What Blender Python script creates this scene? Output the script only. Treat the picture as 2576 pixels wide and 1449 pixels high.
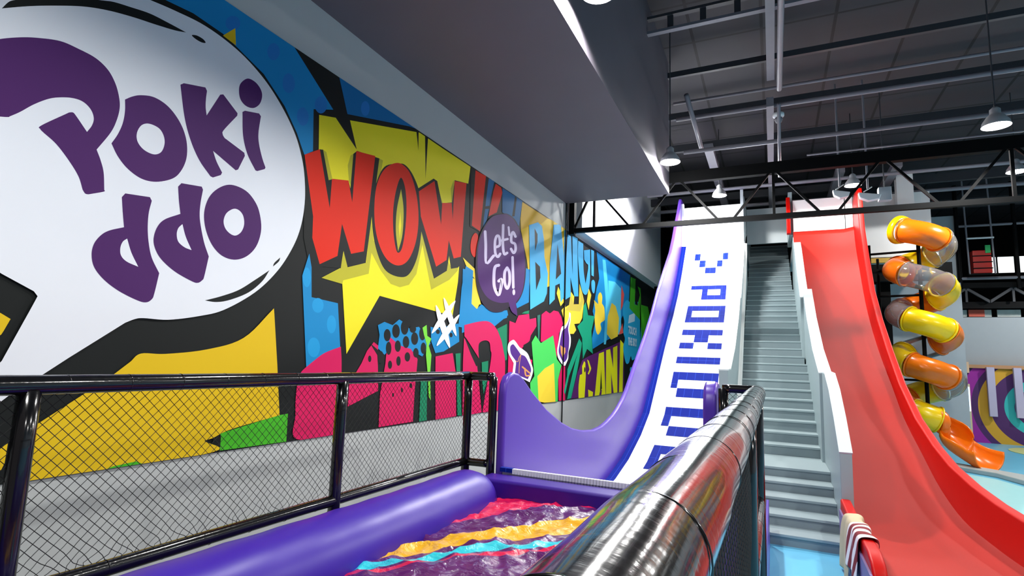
import bpy, bmesh, math, random
from mathutils import Vector, Matrix
for _o in list(bpy.data.objects): bpy.data.objects.remove(_o)
S = bpy.context.scene
COL = S.collection
PI = math.pi
random.seed(7)

# ---------------------------------------------------------------- camera
YAW, PITCH, ROLL, FPX = -0.443558415, 0.129750606, 0.0350285015, 1385.6
EYE = Vector((0, 0, 2.1))
cy_, sy_ = math.cos(YAW), math.sin(YAW); cp_, sp_ = math.cos(PITCH), math.sin(PITCH); cr_, sr_ = math.cos(ROLL), math.sin(ROLL)
FW = Vector((sy_*cp_, cy_*cp_, sp_)); R0 = Vector((cy_, -sy_, 0)); U0 = R0.cross(FW)
RT = cr_*R0 + sr_*U0; UP = -sr_*R0 + cr_*U0
cam = bpy.data.cameras.new('camera'); cam.sensor_width = 36; cam.lens = FPX/2576*36; cam.clip_start = 0.02; cam.clip_end = 200
camo = bpy.data.objects.new('camera', cam); COL.objects.link(camo)
m = Matrix((RT, UP, -FW)).transposed().to_4x4(); m.translation = EYE
camo.matrix_world = m; S.camera = camo

def ray(px, py): return FW + (px-1288)/FPX*RT - (py-724.5)/FPX*UP
def atX(px, py, v): d = ray(px, py); return EYE + d*((v-EYE.x)/d.x)
def atY(px, py, v): d = ray(px, py); return EYE + d*((v-EYE.y)/d.y)
def atZ(px, py, v): d = ray(px, py); return EYE + d*((v-EYE.z)/d.z)

# ---------------------------------------------------------------- world, exposure
S.view_settings.view_transform = 'Standard'; S.view_settings.look = 'None'
S.view_settings.gamma = 1; S.view_settings.use_curve_mapping = False
S.view_settings.exposure = 0.0
w = bpy.data.worlds.new('World'); S.world = w; w.use_nodes = True
bg = w.node_tree.nodes['Background']; bg.inputs[0].default_value = (1.0, 0.93, 0.97, 1); bg.inputs[1].default_value = 0.15

# hall lighting: the high-bay lamps, plus unseen ones added to light mural and hall (each also has its own shade and bulb below)
LAMP_Z = 6.0
LAMP_SPOTS = []
def lamp(name, loc, power, ang, col=(1, 1, 1)):
    l = bpy.data.lights.new(name, 'SPOT'); l.energy = power; l.color = col; l.spot_size = math.radians(ang); l.spot_blend = .05 if ang > 170 else .2; l.shadow_soft_size = .10
    o = bpy.data.objects.new(name, l); COL.objects.link(o); o.location = loc
def glow(name, loc, power):          # the lamp's glass also glows sideways
    l = bpy.data.lights.new(name, 'POINT'); l.energy = power; l.shadow_soft_size = .12
    o = bpy.data.objects.new(name, l); COL.objects.link(o); o.location = loc
for (x, y, z, p, ang, g) in [(-1.68, 10.35, 6.0, 1.7, 168, 90), (-1.58, 5.2, 6.05, 1.0, 166, 0), (3.2, 10.45, 6.0, .9, 156, 0), (3.2, 5.0, 6.0, .85, 150, 0), (-1.21, 15.45, 6.78, 1.0, 174, 110),
                     (1.91, 15.6, 6.78, .5, 174, 40), (5.08, 15.65, 6.78, 1.0, 174, 60), (3.4, -0.5, 6.0, .85, 150, 0), (8, 10, 6.5, .9, 150, 0), (8, 3, 6.5, .9, 150, 0), (9.2, 19.5, 5.8, 1.2, 160, 40), (-1.55, .1, 6.05, .95, 166, 0), (-2.9, 14.8, 7.6, 1.3, 168, 0)]:
    LAMP_SPOTS.append((x, y, z)); lamp('lamp_light', (x, y, z-0.08), 600*p, ang, (1, .985, .96))
    if g: glow('lamp_glow', (x, y, z-0.14), g)

# ---------------------------------------------------------------- materials
def lin(c): return tuple(((v/12.92) if v <= .04045 else ((v+.055)/1.055)**2.4) for v in c)
def hexc(h): h = h.lstrip('#'); return lin(tuple(int(h[i:i+2], 16)/255 for i in (0, 2, 4)))
MATS = {}
def mat(name, h, rough=.5, metal=0, spec=.5, coat=0, var=.04, vscale=6, bump=0, bscale=40, emit=0, aniso=None):
    if name in MATS: return MATS[name]
    m = bpy.data.materials.new(name); m.use_nodes = True; nt = m.node_tree; b = nt.nodes['Principled BSDF']
    c = hexc(h) if isinstance(h, str) else h
    tc = nt.nodes.new('ShaderNodeTexCoord'); mp = nt.nodes.new('ShaderNodeMapping'); nt.links.new(tc.outputs['Object'], mp.inputs[0])
    if aniso: mp.inputs['Scale'].default_value = aniso
    if var:
        n = nt.nodes.new('ShaderNodeTexNoise'); n.inputs['Scale'].default_value = vscale; n.inputs['Detail'].default_value = 3
        nt.links.new(mp.outputs[0], n.inputs['Vector'])
        r = nt.nodes.new('ShaderNodeMapRange'); r.inputs[3].default_value = 1-var; r.inputs[4].default_value = 1+var
        nt.links.new(n.outputs[0], r.inputs[0])
        mx = nt.nodes.new('ShaderNodeMix'); mx.data_type = 'RGBA'; mx.blend_type = 'MULTIPLY'; mx.inputs[0].default_value = 1
        mx.inputs[6].default_value = (*c, 1); nt.links.new(r.outputs[0], mx.inputs[7]); nt.links.new(mx.outputs[2], b.inputs['Base Color'])
    else: b.inputs['Base Color'].default_value = (*c, 1)
    b.inputs['Roughness'].default_value = rough; b.inputs['Metallic'].default_value = metal
    b.inputs['Specular IOR Level'].default_value = spec; b.inputs['Coat Weight'].default_value = coat; b.inputs['Coat Roughness'].default_value = .05
    if emit: b.inputs['Emission Color'].default_value = (*c, 1); b.inputs['Emission Strength'].default_value = emit
    if bump:
        n2 = nt.nodes.new('ShaderNodeTexNoise'); n2.inputs['Scale'].default_value = bscale; n2.inputs['Detail'].default_value = 4
        nt.links.new(mp.outputs[0], n2.inputs['Vector'])
        bp = nt.nodes.new('ShaderNodeBump'); bp.inputs['Strength'].default_value = bump; bp.inputs['Distance'].default_value = .01
        nt.links.new(n2.outputs[0], bp.inputs['Height']); nt.links.new(bp.outputs[0], b.inputs['Normal'])
    MATS[name] = m; return m

# ---------------------------------------------------------------- object helpers
WPOS = {}
class MB:
    def __init__(s): s.v = []; s.f = []; s.m = []; s.cur = 0
    def add(s, vs, fs):
        b = len(s.v); s.v += [tuple(x) for x in vs]; s.f += [tuple(i+b for i in f) for f in fs]; s.m += [s.cur]*len(fs)
    def box(s, a, b):
        (x0, y0, z0), (x1, y1, z1) = a, b
        s.add([(x0,y0,z0),(x1,y0,z0),(x1,y1,z0),(x0,y1,z0),(x0,y0,z1),(x1,y0,z1),(x1,y1,z1),(x0,y1,z1)],
              [(0,3,2,1),(4,5,6,7),(0,1,5,4),(1,2,6,5),(2,3,7,6),(3,0,4,7)]); return s
    def bar(s, p, q, w, h=None, up=(0,0,1)):
        p = Vector(p); q = Vector(q); h = h or w; d = (q-p).normalized(); u = Vector(up)
        if abs(d.dot(u)) > .95: u = Vector((0,1,0))
        r = d.cross(u).normalized(); u = r.cross(d).normalized(); vs = []
        for c in (p, q):
            for a, b in ((-1,-1),(1,-1),(1,1),(-1,1)): vs.append(c + r*a*w/2 + u*b*h/2)
        s.add(vs, [(0,1,2,3),(7,6,5,4),(0,4,5,1),(1,5,6,2),(2,6,7,3),(3,7,4,0)]); return s
    def tube(s, pts, r, n=12, cap=True, closed=False):
        pts = [Vector(p) for p in pts]; N = len(pts); rs = r if isinstance(r, (list, tuple)) else [r]*N
        t0 = (pts[1]-pts[0]).normalized(); a = Vector((0,0,1)) if abs(t0.z) < .9 else Vector((0,1,0))
        u = t0.cross(a).normalized(); vs = []; prev = t0
        for i, p in enumerate(pts):
            if closed: t = (pts[(i+1) % N]-pts[i-1]).normalized()
            else: t = ((pts[min(i+1, N-1)]-pts[max(i-1, 0)])).normalized()
            u = (u - t*u.dot(t)).normalized(); v = t.cross(u)
            for k in range(n):
                an = 2*PI*k/n; vs.append(p + (u*math.cos(an)+v*math.sin(an))*rs[i])
        fs = []
        for i in range(N-1 + (1 if closed else 0)):
            j = (i+1) % N
            for k in range(n): fs.append((i*n+k, i*n+(k+1) % n, j*n+(k+1) % n, j*n+k))
        if cap and not closed: fs.append(tuple(range(n-1, -1, -1))); fs.append(tuple((N-1)*n+k for k in range(n)))
        s.add(vs, fs); return s
    def prism(s, poly, axis, a, b):
        # poly: list of 2D points; axis 'x': (y,z); 'y': (x,z); 'z': (x,y)
        def P(p, t): return (t, p[0], p[1]) if axis == 'x' else ((p[0], t, p[1]) if axis == 'y' else (p[0], p[1], t))
        n = len(poly); vs = [P(p, a) for p in poly]+[P(p, b) for p in poly]
        fs = [tuple(range(n)), tuple(range(2*n-1, n-1, -1))] + [(i, i+n, (i+1) % n+n, (i+1) % n) for i in range(n)]
        s.add(vs, fs); return s
    def lathe(s, prof, c, n=24, axis='z', cap=False):
        vs = []; c = Vector(c)
        for r, h in prof:
            for k in range(n):
                a = 2*PI*k/n
                vs.append(c + (Vector((r*math.cos(a), r*math.sin(a), h)) if axis == 'z' else (Vector((h, r*math.cos(a), r*math.sin(a))) if axis == 'x' else Vector((r*math.cos(a), h, r*math.sin(a))))))
        fs = []
        for i in range(len(prof)-1):
            for k in range(n): fs.append((i*n+k, i*n+(k+1) % n, (i+1)*n+(k+1) % n, (i+1)*n+k))
        if cap: fs.append(tuple(range(n))); fs.append(tuple((len(prof)-1)*n+k for k in range(n)))
        s.add(vs, fs); return s
    def build(s, name, mats, parent=None, smooth=False, bevel=0, recalc=True, base=None):
        mats = mats if isinstance(mats, (list, tuple)) else [mats]
        xs = [v[0] for v in s.v]; ys = [v[1] for v in s.v]; zs = [v[2] for v in s.v]
        c = Vector(((min(xs)+max(xs))/2, (min(ys)+max(ys))/2, min(zs))) if base is None else Vector(base)
        me = bpy.data.meshes.new(name); me.from_pydata([Vector(v)-c for v in s.v], [], s.f)
        for mt in mats: me.materials.append(mt)
        for p, mi in zip(me.polygons, s.m): p.material_index = mi
        if recalc:
            bm = bmesh.new(); bm.from_mesh(me); bmesh.ops.recalc_face_normals(bm, faces=bm.faces); bm.to_mesh(me); bm.free()
        if smooth:
            me.polygons.foreach_set('use_smooth', [True]*len(me.polygons))
        me.update()
        o = bpy.data.objects.new(name, me); COL.objects.link(o)
        if parent is not None: o.parent = parent; o.location = c-WPOS[parent.name]
        else: o.location = c
        WPOS[o.name] = c
        if bevel:
            bv = o.modifiers.new('bevel', 'BEVEL'); bv.width = bevel; bv.segments = 3; bv.limit_method = 'ANGLE'; bv.angle_limit = math.radians(40)
            if not smooth:
                me.polygons.foreach_set('use_smooth', [True]*len(me.polygons))
                bv.harden_normals = False
                e = o.modifiers.new('wn', 'WEIGHTED_NORMAL')
        return o
def tag(o, label=None, cat=None, group=None, kind=None):
    if label: o['label'] = label
    if cat: o['category'] = cat
    if group: o['group'] = group
    if kind: o['kind'] = kind
    return o
def thing(name, loc, label, cat, group=None):
    o = bpy.data.objects.new(name, None); COL.objects.link(o); o.location = loc; o.empty_display_size = .1
    WPOS[o.name] = Vector(loc); return tag(o, label, cat, group)
def struct(o): o['kind'] = 'structure'; return o
def copy_tree(o, parent=None):
    c = o.copy(); COL.objects.link(c); c.parent = parent
    for ch in list(o.children): copy_tree(ch, c)
    return c

def catmull(pts, corner, closed=True, n=6):
    N = len(pts); out = []
    rng = range(N) if closed else range(N-1)
    for i in rng:
        p1, p2 = pts[i], pts[(i+1) % N]
        p0 = pts[i-1] if (not corner[i] and (closed or i > 0)) else (2*p1[0]-p2[0], 2*p1[1]-p2[1])
        p3 = pts[(i+2) % N] if (not corner[(i+1) % N] and (closed or i+2 < N)) else (2*p2[0]-p1[0], 2*p2[1]-p1[1])
        if corner[i] and corner[(i+1) % N]: out.append(p1); continue
        for k in range(n):
            t = k/n; t2 = t*t; t3 = t2*t
            out.append(tuple(.5*((2*p1[j]) + (-p0[j]+p2[j])*t + (2*p0[j]-5*p1[j]+4*p2[j]-p3[j])*t2 + (-p0[j]+3*p1[j]-3*p2[j]+p3[j])*t3) for j in (0, 1)))
    if not closed: out.append(pts[-1])
    return out

# ================================================================ SETTING
WX = -4.2                       # mural wall plane
M_floor = mat('floor_blue', '#6cc3e6', .3, var=.05, vscale=1.5)
M_greyfl = mat('floor_grey', '#8f9796', .7, var=.06, vscale=2)
M_wall = mat('wall_paint', '#b9bdbc', .8, var=.02, vscale=3, bump=.03, bscale=60)
M_soff = mat('soffit_grey', '#645f68', .55, var=.09, vscale=1.2, bump=.02)
M_white = mat('white_panel', '#f0f3f3', .45, var=.015)
M_black = mat('black_paint', '#060708', .6, var=.1, spec=.12)
M_dgrey = mat('dark_steel', '#3a3c41', .5, var=.08)
M_pipe = mat('grey_pipe', '#7d7c84', .45, var=.08)
M_grey = mat('grey_panel', '#aab2b8', .6, var=.03)

struct(MB().box((-2.3, -3, -.1), (12, 30, 0)).build('floor', M_floor))
struct(MB().box((-4.6, -3, -.1), (-2.3, 30, 0)).build('floor', M_greyfl))
struct(MB().box((WX-.2, -3, 0), (WX, 12.0, 8.8)).build('wall_left', M_wall))
struct(MB().box((WX-.2, 12.0, 0), (WX, 30, 8.8)).build('wall_left', M_wall))
struct(MB().box((WX, -3, 5.685), (-1.9, 11.56, 8.7)).build('trim_1', M_soff))

# ceiling with panel seams
mc = bpy.data.materials.new('ceiling_dark'); mc.use_nodes = True; nt = mc.node_tree; b = nt.nodes['Principled BSDF']
tc = nt.nodes.new('ShaderNodeTexCoord'); br = nt.nodes.new('ShaderNodeTexBrick'); br.offset = 0
br.inputs['Color1'].default_value = (*hexc('#39373c'), 1); br.inputs['Color2'].default_value = (*hexc('#333236'), 1); br.inputs['Mortar'].default_value = (*hexc('#121214'), 1)
br.inputs['Scale'].default_value = 1; br.inputs['Mortar Size'].default_value = .03; br.inputs['Brick Width'].default_value = 1.25; br.inputs['Row Height'].default_value = 1.3
nt.links.new(tc.outputs['Object'], br.inputs[0]); nt.links.new(br.outputs[0], b.inputs[0]); b.inputs['Roughness'].default_value = .7
struct(MB().box((-4.6, -3, 8.6), (12, 30, 8.8)).build('ceiling', mc))
struct(MB().box((-4.6, 30, 0), (12, 30.2, 8.8)).build('wall_back', M_black))
struct(MB().box((12, -3, 0), (12.2, 30, 8.8)).build('wall_right', M_grey))
# white box along the wall beyond the truss, and the dark bay behind it
o = MB().prism([(11.99, 5.13), (21.6, 5.13), (22.2, 5.6), (23.2, 8.6), (11.99, 8.6)], 'x', WX, -3.95).build('trim_2', M_white); struct(o)
struct(MB().box((WX, 22.0, 0), (-3.9, 30, 8.6)).build('trim_3', M_black))

# ceiling steelwork
def lattice(y, z, h, name, label):
    t = thing(name, (3, y, z), label, 'beam', 'lattice beams under the ceiling')
    MB().bar((-1.9, y, z), (11.9, y, z), .10, .05).build('lower_chord', M_pipe, t)
    MB().bar((-1.9, y, z+h), (11.9, y, z+h), .10, .05).build('upper_chord', M_dgrey, t)
    x = -1.5
    while x < 8: MB().bar((x, y, z), (x, y, z+h), .10, .05).build('web', M_dgrey, t); x += .55
    return t
lattice(9.3, 7.98, .28, 'lattice_beam', 'grey ladder-like lattice beam nearest the camera, crossing the ceiling at the top')
for y, z, hh, ww, lab in [(11.4, 8.2, .12, .08, 'dark ceiling purlin behind the ladder-like lattice beam'), (13.4, 8.15, .16, .1, 'dark ceiling purlin above the lamp conduit'),
                     (15.2, 8.0, .2, .12, 'dark ceiling beam in the middle of the hall above the truss'), (17.6, 7.95, .25, .14, 'grey ceiling beam seen just over the black truss'),
                     (20, 7.9, .25, .14, 'grey ceiling beam near the back of the hall'), (23, 7.8, .3, .16, 'farthest grey ceiling beam at the back')]:
    tag(MB().box((-1.9 if y < 11.56 else -4.1, y, z), (11.9, y+ww, z+hh)).build('ceiling_beam', M_dgrey), lab, 'beam', 'beams crossing the ceiling')
tag(MB().box((.02, -1, 7.86), (.16, 11.6, 8.1)).build('ceiling_girder', M_pipe), 'flat grey girder running towards the back just left of the round pipe', 'beam')
tag(MB().box((-.0, 11.9, 7.45), (.14, 24, 7.65)).build('ceiling_girder', M_pipe), 'grey duct running to the back above the truss centre', 'beam')
for x in (-1.5, 1.75, 3.1):
    tag(MB().box((x, 14.5 if x < 0 else 17.5, 7.7), (x+.22, 24, 7.85)).build('cable_tray', M_pipe), {-1.5: 'grey cable tray above the left lamp beyond the truss', 1.75: 'grey cable tray above the lamp over the red slide', 3.1: 'grey cable tray right of the two white floodlights'}[x], 'cable tray', 'cable trays beyond the truss')
def pipe(p, q, r, lab, m=M_pipe):
    return tag(MB().tube([p, q], r, 10).build('ceiling_pipe', m, smooth=True), lab, 'pipe', 'pipes under the ceiling')
pipe((.23, -1, 7.6), (.215, 10.25, 7.0), .045, 'round grey pipe running overhead towards the white ceiling detector')
pipe((.2, 10.3, 6.75), (.22, 12.4, 6.1), .03, 'thin grey pipe going on beyond the white ceiling detector')
P1 = atZ(1720, 384, 6.9); P2 = atZ(2457, 299, 6.9)
pipe(P1, (11, P1.y, 6.9), .045, 'grey conduit joining the left bright lamp and the right bright lamp')
a = atZ(1655, 268, 7.8); pipe((-1.85, a.y, 7.8), (11, a.y, 7.8), .03, 'thin dark conduit high up behind the ladder beam')
a = atZ(1715, 300, 7.6); pipe((-1.85, a.y, 7.6), (11, a.y, 7.6), .045, 'lighter grey pipe crossing the ceiling above the detector')
a = atZ(2570, 330, 6.9); pipe((.8, a.y, 6.9), (11, a.y, 6.9), .02, 'thin pale conduit below the right bright lamp')
a = atZ(2000, 465, 6.9); pipe((-3.5, 17.2, 7.42), (11, 17.2, 7.42), .05, 'grey pipe crossing above the tops of the slides')
pipe((-3.5, 19.5, 7.5), (11, 19.5, 7.5), .06, 'second grey pipe crossing above the tops of the slides')
pipe((-1.45, 10.9, 7.5), (-1.35, 12.6, 7.0), .05, 'short slanted grey pipe near the left bright lamp')

# truss across the hall
t = thing('roof_truss', (0, 11.7, 5.0), 'black steel truss spanning from the mural wall across both tall slides', 'truss')
MB().box((-4.1, 11.66, 5.02), (11.8, 11.76, 5.12)).build('bottom_chord', M_black, t)
MB().box((-4.1, 11.66, 5.95), (11.8, 11.80, 6.18)).build('top_chord', M_black, t)
MB().box((-4.15, 11.63, 4.98), (-4.02, 11.78, 6.2)).build('end_post', M_black, t)
nodes = [-1.74+1.83*i for i in range(-1, 8)]
for i, x in enumerate(nodes):
    if x > -4.1:
        MB().bar((x-.06, 11.7, 5.98), (max(x-.75, -4.05), 11.7, 5.08), .045).build('diagonal', M_black, t)
        MB().bar((x+.06, 11.7, 5.98), (x+.8, 11.7, 5.08), .045).build('diagonal', M_black, t)
        if i % 2 == 0: MB().bar((x, 11.7, 5.98), (x, 11.7, 5.08), .05).build('upright', M_black, t)
tag(MB().tube([(-4.17, 11.52, .3), (-4.17, 11.52, 5.68)], .014, 8).build('wall_cable', M_black, smooth=True), 'black vertical cable running down the mural wall', 'cable')

# pendant lamps, the visible ones and those added out of view
M_shade = mat('lamp_shade', '#d5d8da', .3, metal=.3, var=.02); M_bulb = mat('lamp_bulb', '#fffdf6', .4, var=0, emit=30)
labels = ['bright pendant lamp at the grey soffit edge, above the truss', 'bright pendant lamp at the top edge over the grey soffit', 'large bright pendant lamp at the right, above the truss', 'pendant lamp on the right near the camera',
          'pendant lamp just beyond the truss, above the top of the white slide', 'pendant lamp beyond the truss above the red slide', 'pendant lamp at the far right edge above the truss', 'pendant lamp behind the camera on the right',
          'pendant lamp far off to the right, farther one', 'pendant lamp far off to the right, nearer one', 'pendant lamp over the far patterned wall', 'pendant lamp above the near end of the mural, beside the grey soffit', 'pendant lamp hung high above the gap between the mural and the white slide']
proto = None
for (x, y, z), lab in zip(LAMP_SPOTS, labels):
    if proto is None:
        proto = thing('pendant_lamp', (x, y, z), lab, 'lamp', 'high-bay pendant lamps')
        MB().lathe([(.185, -.07), (.17, .0), (.11, .09), (.07, .13), (.07, .2), (.03, .24), (.0, .24)], (x, y, z), 28).build('lamp_shade', M_shade, proto, smooth=True)
        MB().lathe([(0, -.045), (.14, -.045), (.165, -.03), (0, -.03)], (x, y, z), 28).build('bulb', M_bulb, proto)
        MB().tube([(x, y, z+.22), (x, y, 8.6)], .012, 6).build('rod', M_dgrey, proto)
    else:
        c = copy_tree(proto); c.location = (x, y, z); c['label'] = lab
# ceiling detector
d = atZ(1958, 285, 6.9)
t = thing('ceiling_detector', (d.x, d.y, 6.7), 'white round detector hanging from the grey ceiling pipe', 'detector')
MB().lathe([(0, 0), (.085, .0), (.1, .02), (.1, .07), (.05, .09), (0, .09)], (d.x, d.y, 6.82), 20).build('housing', M_white, t, smooth=True)
MB().lathe([(0, -.1), (.05, -.08), (.07, -.03), (.07, .0), (0, .0)], (d.x, d.y, 6.80), 16).build('sensor_dome', M_pipe, t, smooth=True)
# white floodlights and speaker box
for px, py, lab, s in [(2115, 478, 'smaller white floodlight on a rod left of the hanging lamp', 1), (2186, 484, 'white floodlight on a rod right of the hanging lamp', 1.25)]:
    c = atY(px, py, 13.8)
    t = thing('floodlight', c, lab, 'floodlight', 'white floodlights beyond the truss')
    MB().tube([c+Vector((-.02, 0, .08)), c+Vector((-.03, 0, 8.6-c.z))], .02, 8).build('rod', M_pipe, t)
    MB().prism([(c.x+q[0]*s, c.z-.05+q[1]) for q in ((-.16, .05), (.17, -.03), (.14, -.12), (-.02, -.15), (-.14, -.07))], 'y', c.y-.08, c.y+.08).build('housing', M_white, t, bevel=.01)
    MB().bar(c+Vector((-.1, 0, .02)), c+Vector((.06, 0, .12)), .02).build('bracket', M_white, t)
c = atY(2227, 486, 14.1); t = thing('speaker_box', (c.x, c.y, c.z-.15), 'square grey box hanging right of the white floodlights', 'box')
MB().box((c.x-.12, c.y, c.z-.15), (c.x+.12, c.y+.18, c.z+.15)).build('housing', M_grey, t, bevel=.01)
MB().tube([(c.x, c.y+.09, c.z+.14), (c.x, c.y+.09, 8.6)], .012, 8).build('rod', M_dgrey, t)

# ================================================================ WALL MURAL
MZ0, MZ1 = 1.255, 5.08
MC = dict(blk='#141817', blue='#1088c4', blued='#0a6ca6', blue2='#12679c', bdot='#1f78c2', bdot2='#1c9ad6', gold='#e2bd18', goldd='#d2a720', yellow='#f0e322', yellow2='#f1d43c', olive='#b9b32a', olive2='#cdbb4a',
          red='#de2405', redl='#ea5a50', rose='#d6155c', grn='#12845c', grnm='#2f6f63', green='#14a27a', lime='#79d83e', lime2='#49cf5c', lgrn='#45b324', cyn='#55cbe8', prp='#5a1f66', purp='#4c2168', dkp='#26172f', yel='#f0ef16',
          bub2='#28b2e0', wht2='#d3eefb', wht='#f6f5fa', white='#e9edf3', lav='#d9cdea', dpurp='#4a1f60', prp2='#552a86', tan='#d99a5c', bang='#45b2e6')
MCM = {k: mat('paint_'+k, v, .62, var=.025, vscale=2, spec=.22) for k, v in MC.items()}
FR = dict(A=(0, 0, .31056), B=(0, 450, .31056), C=(700, 0, .31056), D=(700, 350, .41408), E=(700, 700, .34503), H=(0, 850, .41341),
          J=(1160, 440, .24845), K=(1380, 560, .16568), L=(1380, 780, .16568), M=(1140, 780, .19324), N=(1060, 730, .1104))
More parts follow.
